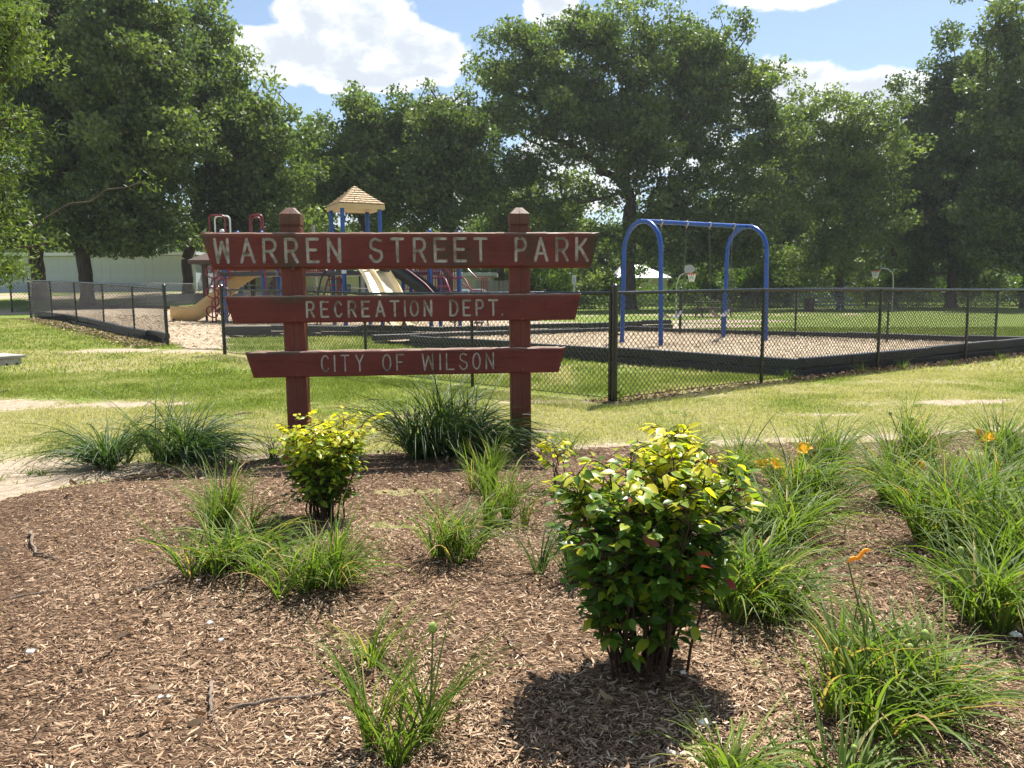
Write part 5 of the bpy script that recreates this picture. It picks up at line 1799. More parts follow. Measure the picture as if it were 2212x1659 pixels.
def limb_tubes(name, nodes, parent, rad, mat, rng, sides=5, rmin=0.0):
    mb_V = []; mb_F = []
    nodes = np.asarray(nodes)
    for i in range(1, len(nodes)):
        p = parent[i]
        if p < 0 or rad[i] < rmin:
            continue
        a = Vector(nodes[p]); b = Vector(nodes[i])
        L = (b - a).length
        if L < 1e-4:
            continue
        ra = min(rad[p], rad[i] * 1.5 + 0.01); rb = rad[i]
        ns = 7 if rb > 0.1 else (sides if rb > 0.03 else 3)
        t = (b - a).normalized()
        x = t.cross(Vector((0.3, 0.2, 0.93))).normalized(); y = t.cross(x)
        m = (a + b) / 2 + Vector(rng.normal(0, 0.04 * L, 3))
        base = len(mb_V)
        for (c, r_) in ((a, ra), (m, (ra + rb) / 2), (b, rb)):
            for k in range(ns):
                an = 2 * math.pi * k / ns
                mb_V.append(tuple(c + (x * math.cos(an) + y * math.sin(an)) * r_))
        for q in range(2):
            for k in range(ns):
                mb_F.append((base + q * ns + k, base + q * ns + (k + 1) % ns, base + (q + 1) * ns + (k + 1) % ns, base + (q + 1) * ns + k))
    me = bpy.data.meshes.new(name)
    me.from_pydata(mb_V, [], mb_F)
    me.polygons.foreach_set('use_smooth', [True] * len(me.polygons))
    me.update()
    me.materials.append(mat)
    return me


def tree(label, base_uv, Y, lobes, ncl, nleaf, leaf, puff, trunk_r, fork_v, seed, mat='oak', shell=0.5, lean=0.0, cat='tree', depth=0.75, name='oak_tree', leader=0.6, rmin=0.012, vlow=None):
    """lobes: (u, v, ru, rv) of the crown's masses as seen from the sign, at distance Y; the crown is as deep as it is wide"""
    rng = np.random.default_rng(seed)
    bx = PX(base_uv[0], Y); bz = tz(bx, Y)
    root = empty(name, (bx, Y, bz), 0, label, cat)
    s = Y / FPX
    C = []; Rr = []
    for lb in lobes:
        u, v, ru, rv = lb[:4]
        dy = lb[4] if len(lb) > 4 else 0.0
        p = at(u, v, Y + dy)
        C.append((p.x - bx, dy, p.z - bz)); Rr.append((ru * s, (ru + rv) * 0.5 * s * depth * 1.25, rv * s))
    C = np.array(C); Rr = np.array(Rr)
    vol = np.prod(Rr, 1) ** 0.8; vol /= vol.sum()
    # boughs first, then the leafy puffs along each bough: gaps open up between boughs
    per = 7
    nb = max(4, ncl // per)
    wb = np.concatenate([np.arange(len(C)), rng.choice(len(C), max(0, nb - len(C)), p=vol)])
    nb = len(wb)
    d = rng.normal(0, 1, (nb, 3)); d /= np.linalg.norm(d, axis=1)[:, None]
    rr = rng.random(nb) ** (shell * 0.9) * 0.90
    B = C[wb] + d * rr[:, None] * Rr[wb]
    B[:, 1] += np.array([rng.normal(0, Rr[w][0] * 0.25) for w in wb])
    bs = puff * (1.0 + 0.8 * rng.random(nb))
    which = rng.integers(0, nb, ncl)
    outw = B - C.mean(0); outw /= np.linalg.norm(outw, axis=1)[:, None] + 1e-6
    along_ = rng.normal(-0.35, 0.7, ncl)
    P = B[which] + outw[which] * (along_ * bs[which])[:, None] + rng.normal(0, 0.55, (ncl, 3)) * bs[which][:, None] * np.array([1.0, 1.0, 0.62])
    P[:, 2] = np.maximum(P[:, 2], 1.6 if cat == 'tree' else 0.2)
    if vlow is not None:
        zl = at(base_uv[0], vlow, Y).z - bz
        P[:, 2] = np.where(P[:, 2] < zl, zl + (zl - P[:, 2]) * 0.6, P[:, 2])
    # skeleton: trunk, leader, then every puff joins the nearest wood below it
    zf = max(0.4, at(base_uv[0], fork_v, Y).z - bz)
    ztop = C[:, 2].max()
    ctr = C[:, :2].mean(0)
    nodes = [np.array([0, 0, -0.3])]; par = [-1]
    for t in (0.06, 0.3, 0.6, 1.0):
        nodes.append(np.array([lean * t * zf, 0, zf * t])); par.append(len(nodes) - 2)
    nlead = 6
    for i in range(1, nlead):
        t = i / nlead
        nodes.append(np.array([lean * zf + (ctr[0] - lean * zf) * t + rng.normal(0, 0.3), ctr[1] * t + rng.normal(0, 0.3), zf + (ztop - zf) * leader * t])); par.append(len(nodes) - 2)
    top = nodes[4]
    order = np.argsort(np.linalg.norm(P - top, axis=1))
    arr = np.array(nodes)
    arr = list(arr)
    for i in order:
        q = P[i]
        A = np.array(arr)
        dist = np.linalg.norm(A - q, axis=1)
        dq = np.linalg.norm(q - top)
        da = np.linalg.norm(A - top, axis=1)
        cost = dist + 0.35 * np.maximum(0, da + dist - dq) + 100 * (np.arange(len(A)) < 3)
        cost = cost + np.maximum(0, A[:, 2] - q[2]) * 0.5
        j = int(np.argmin(cost))
        L = dist[j]
        nseg = max(1, int(L / (puff * 1.6)))
        prev = j
        for k in range(1, nseg):
            t = k / nseg
            m = A[j] * (1 - t) + q * t + rng.normal(0, 0.06 * L / nseg, 3)
            m[2] += 0.10 * L * math.sin(math.pi * t)
            arr.append(m); par.append(prev); prev = len(arr) - 1
        arr.append(q); par.append(prev)
    n = len(arr)
    rad = np.zeros(n)
    child = np.zeros(n)
    EXP = 2.1
    for i in range(n - 1, 0, -1):
        w = child[i] if child[i] > 0 else 1.0
        rad[i] = w ** (1 / EXP)
        child[par[i]] += w
    rad[0] = child[0] ** (1 / EXP)
    rad *= trunk_r / rad[1]
    rad[0] = trunk_r * 1.7; rad[1] = trunk_r * 1.25; rad[2] = max(rad[2], trunk_r * 1.0)
    rad = np.maximum(rad, rmin)
    link('trunk', limb_tubes('trunk', arr, par, rad, M['bark'], rng), root)
    # leaves
    sizes = puff * 0.80 * (0.5 + 0.9 * rng.random(ncl))
    cnt = np.maximum(4, (nleaf * (1.25 if Y < 30 else 1.5) * (sizes / puff) ** 2.2 * (0.6 + 0.8 * rng.random(ncl)))).astype(int)
    idx = np.repeat(np.arange(ncl), cnt)
    m = len(idx)
    dd = rng.normal(0, 1, (m, 3)); dd /= np.linalg.norm(dd, axis=1)[:, None]
    r3 = rng.random(m) ** 0.45
    off = dd * r3[:, None] * sizes[idx][:, None] * np.array([1.15, 1.15, 0.72])
    Q = P[idx] + off
    L = leaf * (0.9 if Y < 30 else 0.84) * (0.6 + 0.8 * rng.random(m)); Wd = L * (0.28 if mat == 'willow' else (0.42 if Y < 30 else 0.62))
    base_v = 0.48 + 0.10 * math.sin(seed * 2.7) + 0.20 * rng.normal(0, 1, ncl)
    var = np.clip(base_v[idx] + rng.normal(0, 0.18, m), 0, 1)
    me = leaves_mesh('crown', Q, dd, L, Wd, var, M[mat], rng, Y < 30)
    o = link('crown', me, root)
    o['kind'] = 'stuff'
    return root


# near willow oak at the left edge (its trunk stands outside the picture)
tree('bright willow oak reaching in at the left edge, nearest of the trees', (-330, 800), 15.0,
     [(-20, 30, 95, 130), (-10, 190, 80, 100), (-45, 330, 80, 90), (0, 437, 58, 36), (-45, 470, 75, 70), (-5, 560, 60, 40), (-60, 600, 80, 45), (-200, 300, 160, 320), (-250, 0, 200, 250), (-380, 300, 150, 250)],
     560, 150, 0.135, 0.50, 0.26, 560, 101, 'willow', 0.6, name='willow_oak', rmin=0.006)
tree('tall dark oak with straight trunk before the left end of the pale wall', (95, 640), 42.0,
     [(120, -10, 130, 110), (215, 60, 80, 90), (110, 150, 110, 120), (130, 300, 105, 120), (110, 440, 85, 75), (60, 250, 70, 150), (30, 60, 80, 120), (70, 520, 60, 40)],
     430, 190, 0.28, 1.1, 0.36, 540, 102, 'oak_dark', 0.55, vlow=525)
tree('broad dark oak whose flared trunk stands before the pale wall', (196, 640), 39.0,
     [(300, 40, 95, 90), (270, 130, 130, 110), (310, 250, 110, 110), (320, 350, 105, 100), (230, 430, 110, 90), (350, 450, 75, 65), (330, 520, 75, 38), (190, 515, 60, 38), (250, 540, 70, 22)],
     560, 190, 0.27, 1.05, 0.33, 590, 103, 'oak_dark', 0.55, vlow=530)
tree('oak with ragged stepped top right of the broad dark oak', (413, 655), 46.0,
     [(395, 60, 40, 45), (453, 50, 32, 46), (440, 120, 48, 50), (420, 200, 70, 70), (480, 215, 55, 55), (550, 250, 52, 40), (560, 300, 75, 45), (605, 335, 50, 35), (500, 350, 100, 60), (430, 420, 80, 70), (560, 410, 85, 45), (470, 490, 80, 45), (590, 460, 60, 45), (540, 495, 60, 30)],
     460, 150, 0.30, 1.05, 0.30, 560, 104, 'oak', 0.6, vlow=535)
tree('rounded oak rising behind the shingled tower roof', (790, 655), 52.0,
     [(785, 205, 48, 45), (740, 250, 48, 45), (850, 240, 50, 50), (890, 235, 30, 35), (800, 290, 90, 55), (720, 320, 52, 50), (870, 310, 62, 50), (790, 370, 120, 60), (900, 370, 60, 60), (700, 400, 60, 60), (820, 450, 130, 55), (700, 470, 80, 40)],
     500, 150, 0.30, 1.05, 0.33, 560, 105, 'oak', 0.6)
tree('dark thick trunked oak between the rounded oak and the giant oak', (966, 655), 50.0,
     [(965, 262, 50, 28), (1000, 280, 40, 25), (930, 310, 50, 40), (1010, 330, 60, 50), (960, 380, 90, 60), (1030, 400, 50, 50), (960, 450, 80, 45), (890, 470, 60, 40)],
     260, 150, 0.28, 1.0, 0.45, 430, 106, 'oak_dark', 0.6)
tree('giant spreading oak with dark limbs behind the swing set', (1358, 668), 55.0,
     [(1145, 75, 42, 34), (1120, 135, 72, 52), (1075, 190, 52, 52), (1055, 250, 40, 40), (1215, 110, 50, 50), (1290, 85, 65, 42), (1410, 80, 55, 35), (1350, 115, 60, 45), (1540, 75, 70, 34), (1590, 110, 55, 40), (1500, 120, 60, 45), (1640, 165, 48, 45), (1655, 225, 42, 45),
      (1180, 190, 100, 60), (1300, 180, 90, 60), (1450, 180, 90, 60), (1570, 200, 80, 55), (1130, 270, 90, 50), (1260, 270, 100, 60), (1400, 270, 110, 65), (1540, 290, 100, 65), (1660, 310, 50, 45), (1080, 340, 70, 38), (1050, 400, 75, 36), (1170, 350, 60, 35),
      (1310, 360, 100, 50), (1450, 370, 100, 55), (1580, 380, 85, 55), (1490, 450, 100, 50), (1600, 470, 80, 50), (1330, 450, 75, 36), (1420, 520, 90, 38), (1540, 535, 80, 35), (1640, 540, 70, 38), (1250, 430, 60, 28), (1150, 440, 60, 25), (1200, 500, 70, 26)],
     1350, 120, 0.31, 1.05, 0.52, 470, 107, 'oak', 0.6, leader=0.55)
tree('slender trunked open crowned tree standing right of the swing set', (1812, 671), 52.0,
     [(1845, 225, 46, 36), (1815, 270, 60, 45), (1760, 290, 45, 38), (1890, 280, 42, 38), (1740, 335, 40, 36), (1800, 345, 75, 40), (1890, 350, 62, 46), (1930, 330, 40, 30), (1720, 400, 50, 46), (1900, 420, 75, 45), (1830, 420, 55, 30), (1740, 470, 70, 40), (1880, 500, 85, 40), (1780, 535, 80, 36), (1870, 565, 70, 26), (1740, 570, 50, 24)],
     360, 115, 0.27, 0.95, 0.20, 520, 108, 'oak', 0.6)
tree('tall dark tree with stepped top left of the tallest one at the right edge', (2050, 660), 56.0,
     [(1990, 200, 36, 40), (2055, 145, 42, 42), (2010, 250, 52, 45), (2080, 210, 55, 55), (2030, 310, 75, 55), (2110, 290, 55, 50), (2000, 370, 60, 45), (2070, 400, 90, 60), (2010, 460, 80, 45), (2090, 500, 80, 50), (1980, 520, 60, 40), (2010, 575, 70, 26), (2100, 580, 60, 24)],
     420, 165, 0.31, 1.1, 0.35, 540, 109, 'oak_dark', 0.55)
tree('tallest dark tree cut by the right edge of the picture', (2215, 660), 50.0,
     [(2140, 120, 42, 40), (2200, 75, 42, 48), (2170, 180, 70, 60), (2250, 130, 70, 80), (2150, 270, 75, 60), (2230, 280, 80, 80), (2170, 380, 80, 60), (2260, 400, 80, 70), (2150, 480, 70, 55), (2230, 520, 80, 50), (2180, 585, 70, 26)],
     440, 165, 0.29, 1.1, 0.38, 540, 110, 'oak_dark', 0.55)
tree('yellowish mid height tree filling the gap left of the slender tree', (1700, 655), 66.0,
     [(1700, 255, 36, 30), (1690, 310, 40, 40), (1690, 390, 55, 50), (1660, 470, 60, 50), (1720, 500, 60, 50)],
     170, 130, 0.36, 1.3, 0.25, 560, 111, 'oak', 0.6)
tree('lower leafy tree behind the climber end of the playground', (640, 650), 60.0,
     [(640, 345, 45, 35), (660, 400, 60, 40), (610, 450, 80, 45), (680, 480, 70, 40), (560, 510, 70, 35)],
     190, 150, 0.34, 1.2, 0.28, 560, 112, 'oak', 0.6)
tree('dark understorey tree behind the slender tree and the right hand hoop', (1930, 655), 68.0,
     [(1930, 300, 34, 30), (1940, 380, 60, 50), (1880, 440, 60, 50), (1950, 500, 70, 55), (1850, 540, 80, 40)],
     200, 150, 0.36, 1.3, 0.25, 570, 113, 'oak_dark', 0.6)
tree('thin crowned tree between the dark thick trunk and the right sign post', (1085, 655), 62.0,
     [(1080, 420, 50, 34), (1100, 470, 60, 34), (1050, 500, 60, 30), (1120, 530, 60, 30), (1170, 480, 50, 26), (1250, 455, 60, 34), (1290, 505, 60, 34), (1230, 400, 40, 24)],
     190, 120, 0.34, 1.2, 0.24, 570, 115, 'oak', 0.6)
tree('dim tree filling in behind the right flank of the giant oak', (1620, 655), 74.0,
     [(1600, 420, 80, 50), (1680, 480, 70, 50), (1560, 500, 80, 45), (1640, 550, 80, 34), (1500, 560, 60, 26)],
     190, 140, 0.38, 1.4, 0.26, 580, 116, 'oak_dark', 0.6)
tree('dark low tree behind the left limbs of the giant oak', (1150, 655), 72.0,
     [(1160, 520, 90, 34), (1060, 500, 70, 36), (1250, 545, 90, 30), (1000, 540, 60, 30)],
     170, 150, 0.36, 1.3, 0.25, 590, 114, 'oak_dark', 0.6)

# light bushes and undergrowth along the far edge of the grass
k = 0
for (u, v, ru, rv, Y, mt, lab) in (
        (1195, 600, 42, 30, 57, 'bush', 'bright yellow green bush right of the right sign post'),
        (1285, 590, 40, 36, 62, 'oak', 'mid green bush behind the small white marker sign'),
        (1262, 615, 34, 18, 58, 'oak', 'low dull green bush between marker sign and corner post'),
        (1345, 610, 30, 24, 60, 'bush', 'small yellow green bush left of the cream shed'),
        (1470, 575, 34, 55, 68, 'oak', 'bluish upright bush right of the cream shed'),
        (1530, 598, 36, 38, 60, 'bush', 'yellow green bush right of the fan backboard'),
        (1580, 590, 30, 48, 62, 'oak', 'tall dark green bush left of the far swing arch'),
        (1635, 592, 52, 48, 58, 'bush', 'large light green bush seen inside the far swing arch'),
        (1705, 612, 30, 24, 60, 'bush', 'low light bush right of the blue far arch'),
        (1760, 600, 42, 30, 63, 'oak', 'mid green bush behind the left end of the bleachers'),
        (1869, 618, 13, 17, 56, 'willow', 'small pale conical sapling right of the slender tree'),
        (1935, 600, 44, 30, 57, 'bush', 'bright light green bush beside the side-on hoop'),
        (2040, 610, 60, 24, 62, 'oak', 'low green undergrowth bush under the tall dark tree'),
        (2150, 600, 60, 30, 60, 'oak_dark', 'dark undergrowth bush near the right edge'),
        (1130, 590, 26, 40, 64, 'oak_dark', 'dark bush just right of the right sign post'),
        (1060, 588, 40, 14, 70, 'oak', 'low tree foliage above the privacy fence'),
        (2215, 615, 30, 20, 57, 'bush', 'light bush at the far right edge behind the fence')):
    k += 1
    lob = [(u, v, ru, rv), (u - ru * 0.5, v + rv * 0.4, ru * 0.6, rv * 0.6), (u + ru * 0.5, v + rv * 0.5, ru * 0.6, rv * 0.5)]
    tree(lab, (u, 650), Y, lob, int(30 + ru * rv * 0.028), 60, 0.24, 0.62, 0.07, 645, 200 + k, mt, 0.7, cat='bush', name='bush')


def woodland(name, label, u0, u1, Y, vtop, n, seed, mat, size=0.5, dY=6.0, zb=0.0):
    rng = np.random.default_rng(seed)
    u = u0 + (u1 - u0) * rng.random(n)
    y = Y + dY * rng.random(n)
    x = (u - 1106) / FPX * y
    top = (631 - (vtop + 22 * (vnoise(u, u * 0, 55, seed) - 0.5) * 2 + 10 * (vnoise(u, u * 0 + 5, 17, seed + 1) - 0.5) * 2)) / FPX * y + CAM_H
    z = zb + (top - zb) * rng.random(n) ** 0.8
    P = np.stack([x, y, z], 1)
    c = vnoise(u, z * 40, 26, seed + 2)
    keep = rng.random(n) < (0.35 + 1.1 * c)
    P = P[keep]; c = c[keep]; m = len(P)
    L = size * (0.6 + 0.8 * rng.random(m))
    var = np.clip(0.25 + 0.5 * c + rng.normal(0, 0.15, m), 0, 1)
    o = link(name, leaves_mesh(name, P, np.tile([0, -0.6, 0.6], (m, 1)), L, L * 0.7, var, M[mat], rng, False))
    return tag(o, label, None, None, 'stuff')


woodland('distant_woodland', 'dense dark woodland closing the view beyond the grass', 1060, 2450, 80, 490, 60000, 301, 'oak_dark', 0.62, 9.0)
woodland('distant_woodland', 'leafy woodland behind the low cream building', -200, 1100, 90, 505, 34000, 302, 'oak', 0.62, 9.0, 1.0)
woodland('rough_verge', 'tall rough grass and weeds where the lawn meets the bushes', 1150, 2400, 56, 636, 14000, 303, 'bush', 0.16, 3.0)

# ------------------------------------------------------------------ plants of the bed
def blades(root_pts, az_, length, width, curl, rng, segs=7, fold=0.25):
    """arching folded blades; returns V, F(quads), verts per blade"""
    n = len(root_pts)
    t = np.linspace(0, 1, segs + 1)
    e0 = curl[:, 0]; e1 = curl[:, 1]         # elevation at base and at tip
    el_ = e0[:, None] + (e1 - e0)[:, None] * t[None, :] ** 1.4
    seg = length[:, None] / segs
    dx = np.cos(el_) * seg; dz = np.sin(el_) * seg
    X = np.concatenate([np.zeros((n, 1)), np.cumsum(dx[:, :-1], 1)], 1); Z = np.concatenate([np.zeros((n, 1)), np.cumsum(dz[:, :-1], 1)], 1)
    tw = az_[:, None] + rng.normal(0, 0.25, n)[:, None] * t[None, :] ** 2
    ca, sa = np.cos(az_), np.sin(az_)
    side_off = np.cumsum(np.sin(tw - az_[:, None]) * dx, 1) * 0.6
    C = np.stack([root_pts[:, 0, None] + ca[:, None] * X - sa[:, None] * side_off, root_pts[:, 1, None] + sa[:, None] * X + ca[:, None] * side_off, root_pts[:, 2, None] + Z], 2)
    wprof = np.clip(np.minimum(1.0, 0.55 + t * 2.2) * (1 - t ** 2.6), 0.03, 1)
    W_ = width[:, None] * wprof[None, :] * 0.5
    S_ = np.stack([-sa, ca, np.zeros(n)], 1)
    roll = rng.normal(0, 0.45, n)
    S_ = S_ * np.cos(roll)[:, None] + np.stack([np.zeros(n), np.zeros(n), np.sin(roll)], 1)
    N_ = np.stack([-np.sin(el_) * ca[:, None], -np.sin(el_) * sa[:, None], np.cos(el_)], 2)
    Lft = C + S_[:, None, :] * W_[:, :, None] + N_ * (W_ * fold * 2)[:, :, None]
    Rgt = C - S_[:, None, :] * W_[:, :, None] + N_ * (W_ * fold * 2)[:, :, None]
    V = np.stack([Lft, C, Rgt], 2).reshape(-1, 3)
    k = 3 * (segs + 1)
    b = (np.arange(n) * k)[:, None]
    F = []
    for i in range(segs):
        F.append(b + np.array([3 * i, 3 * i + 1, 3 * i + 4, 3 * i + 3]))
        F.append(b + np.array([3 * i + 1, 3 * i + 2, 3 * i + 5, 3 * i + 4]))
    return V, np.concatenate(F, 0), k


def clump(label, base, n, H_, spread, mat='lily', wind=0.35, seed=0, width=0.013, r0=0.07, name='daylily', erect=0.5, big=14, cat='plant', group=None, flowers=(), weep=0.5):
    """grassy clump; base is a ground point, H_ the usual blade length"""
    rng = np.random.default_rng(seed)
    root = empty(name, base, 0, label, cat, group)

    nf = max(3, int(n / 32))
    fa = rng.random(nf) * 2 * math.pi; fr = r0 * 1.5 * np.sqrt(rng.random(nf))
    fx, fy = fr * np.cos(fa), fr * np.sin(fa)
    fan_az = fa + rng.normal(0, 0.7, nf); fan_up = rng.normal(0, 0.14, nf); fan_len = 0.8 + 0.4 * rng.random(nf)
    spread = spread * 0.78

    def make(m, longer=1.0):
        w_ = rng.integers(0, nf, m)
        a = rng.random(m) * 2 * math.pi
        rr = 0.022 * np.sqrt(rng.random(m))
        P = np.stack([fx[w_] + rr * np.cos(a), fy[w_] + rr * np.sin(a), np.zeros(m) - 0.01], 1)
        # each fan opens flat to two sides, as these plants do
        flip = np.where(rng.random(m) < 0.5, 0.0, math.pi)
        az_ = np.where(rng.random(m) < 0.55, fan_az[w_] + flip + rng.normal(0, 0.45, m), a)
        vx = np.cos(az_) * spread + wind; vy = np.sin(az_) * spread * 0.9 - wind * 0.12
        az_ = np.arctan2(vy, vx)
        reach = np.clip(np.hypot(vx, vy), 0.05, 1.4)
        e0 = np.clip(math.pi / 2 - 0.22 + fan_up[w_] - reach * (0.35 + 0.35 * rng.random(m)) * (1.2 - erect), 0.55, 1.52)
        e1 = e0 - (0.7 + 2.1 * rng.random(m) ** (1 / (0.4 + weep))) * (0.6 + reach * 0.6) * (1.5 - erect)
        e1 = np.maximum(e1, -1.25)
        Ln = H_ * (0.40 + 0.78 * rng.random(m) ** 0.8) * longer * fan_len[w_]
        Wd = width * (0.5 + 0.55 * rng.random(m))
        return P, az_, Ln, Wd, np.stack([e0, e1], 1)
    P, az_, Ln, Wd, cu = make(n)
    V, F, k = blades(P, az_, Ln, Wd, cu, rng)
    V[:, 2] = np.maximum(V[:, 2], 0.004 + 0.006 * rng.random(len(V)))
    var = np.clip(rng.beta(2.2, 3.0, n) * 0.95 + (rng.random(n) < 0.07) * 0.6, 0, 1)
    o = link('blades', fast_mesh('blades', V, F, np.repeat(var, k), True, [M[mat]]), root)
    o['kind'] = 'stuff'
    if big:
        P, az_, Ln, Wd, cu = make(big, 1.12)
        Wd = Wd * 1.25
        for i in range(big):
            V, F, k = blades(P[i:i + 1], az_[i:i + 1], Ln[i:i + 1], Wd[i:i + 1], cu[i:i + 1], rng, 9)
            V[:, 2] = np.maximum(V[:, 2], 0.012)
            vv = float(np.clip(rng.beta(2, 2.5) + (rng.random() < 0.1) * 0.4, 0, 1))
            link('blade', fast_mesh('blade', V, F, np.full(len(V), vv), True, [M[mat]]), root)
    return root


def to_point(root, p):
    return Vector(p) - root.location


def stalk_flower(root, base_off, tip, kind, rng):
    """a thin scape from the clump to a world point, with a flower, bud or wilted bloom on it"""
    tip = to_point(root, tip); b = Vector(base_off)
    mid = b.lerp(tip, 0.55) + Vector((rng.normal(0, 0.015), rng.normal(0, 0.015), 0.02))
    mb = MB(); mb.tube([b, mid, tip], [0.0035, 0.003, 0.0025], 5)
    mb.build('flower_stalk', M['stalk'], root, True)
    if kind == 'open':
        V = []; F = []
        rot = rng.random() * 6.28
        tiltM = Matrix.Rotation(rng.normal(0.5, 0.2), 3, 'X') @ Matrix.Rotation(rng.normal(0, 0.4), 3, 'Y')
        for q in range(6):
            a = rot + q * math.pi / 3
            pw = 0.014 if q % 2 else 0.009
            rows = []
            for i in range(6):
                t = i / 5
                r_ = 0.006 + 0.040 * t ** 1.1; z = 0.045 * math.sin(t * 1.9) ** 1.0 - (0.012 * t ** 3)
                w = pw * math.sin(math.pi * min(0.92, 0.15 + t * 0.8))
                c = Vector((r_ * math.cos(a), r_ * math.sin(a), z)); s_ = Vector((-math.sin(a), math.cos(a), 0)) * w
                rows.append((c - s_ + Vector((0, 0, 0.003)), c, c + s_ + Vector((0, 0, 0.003 * math.sin(i * 2)))))
            b0 = len(V)
            for r3 in rows: V += list(r3)
            for i in range(5):
                F.append((b0 + 3 * i, b0 + 3 * i + 1, b0 + 3 * i + 4, b0 + 3 * i + 3)); F.append((b0 + 3 * i + 1, b0 + 3 * i + 2, b0 + 3 * i + 5, b0 + 3 * i + 4))
        V = [tip + (tiltM @ v) * 1.15 for v in V]
        var = [float(rng.random())] * len(V)
        link('flower', fast_mesh('flower', V, F, var, True, [M['petal']]), root)
    elif kind in ('wilted', 'bud_orange'):
        n = 8; L = 0.075 if kind == 'wilted' else 0.05
        d = Vector((0.85, 0.1, 0.5)).normalized() if kind == 'wilted' else Vector((0.2, 0, 1)).normalized()
        pts = [tip + d * (L * i / n) + Vector((0, 0, 0.006 * math.sin(i * 1.3))) for i in range(n + 1)]
        rad = [0.0025 + (0.009 if kind == 'bud_orange' else 0.003) * math.sin(math.pi * (i / n) ** 0.8) + rng.random() * 0.002 for i in range(n + 1)]
        mb = MB(); mb.tube(pts, rad, 7)
        me = mb.mesh('flower', True)
        a = me.attributes.new('var', 'FLOAT', 'POINT'); a.data.foreach_set('value', np.full(len(me.vertices), 0.5 if kind == 'wilted' else 1.0, np.float32))
        link('flower', me, root, M['petal'])
    else:
        mb = MB(); mb.ball(tip, 0.008 if kind == 'bud' else 0.0125, 10, 1.35)
        mb.build('seed_pod' if kind == 'pod' else 'bud', M['bud'], root, True)


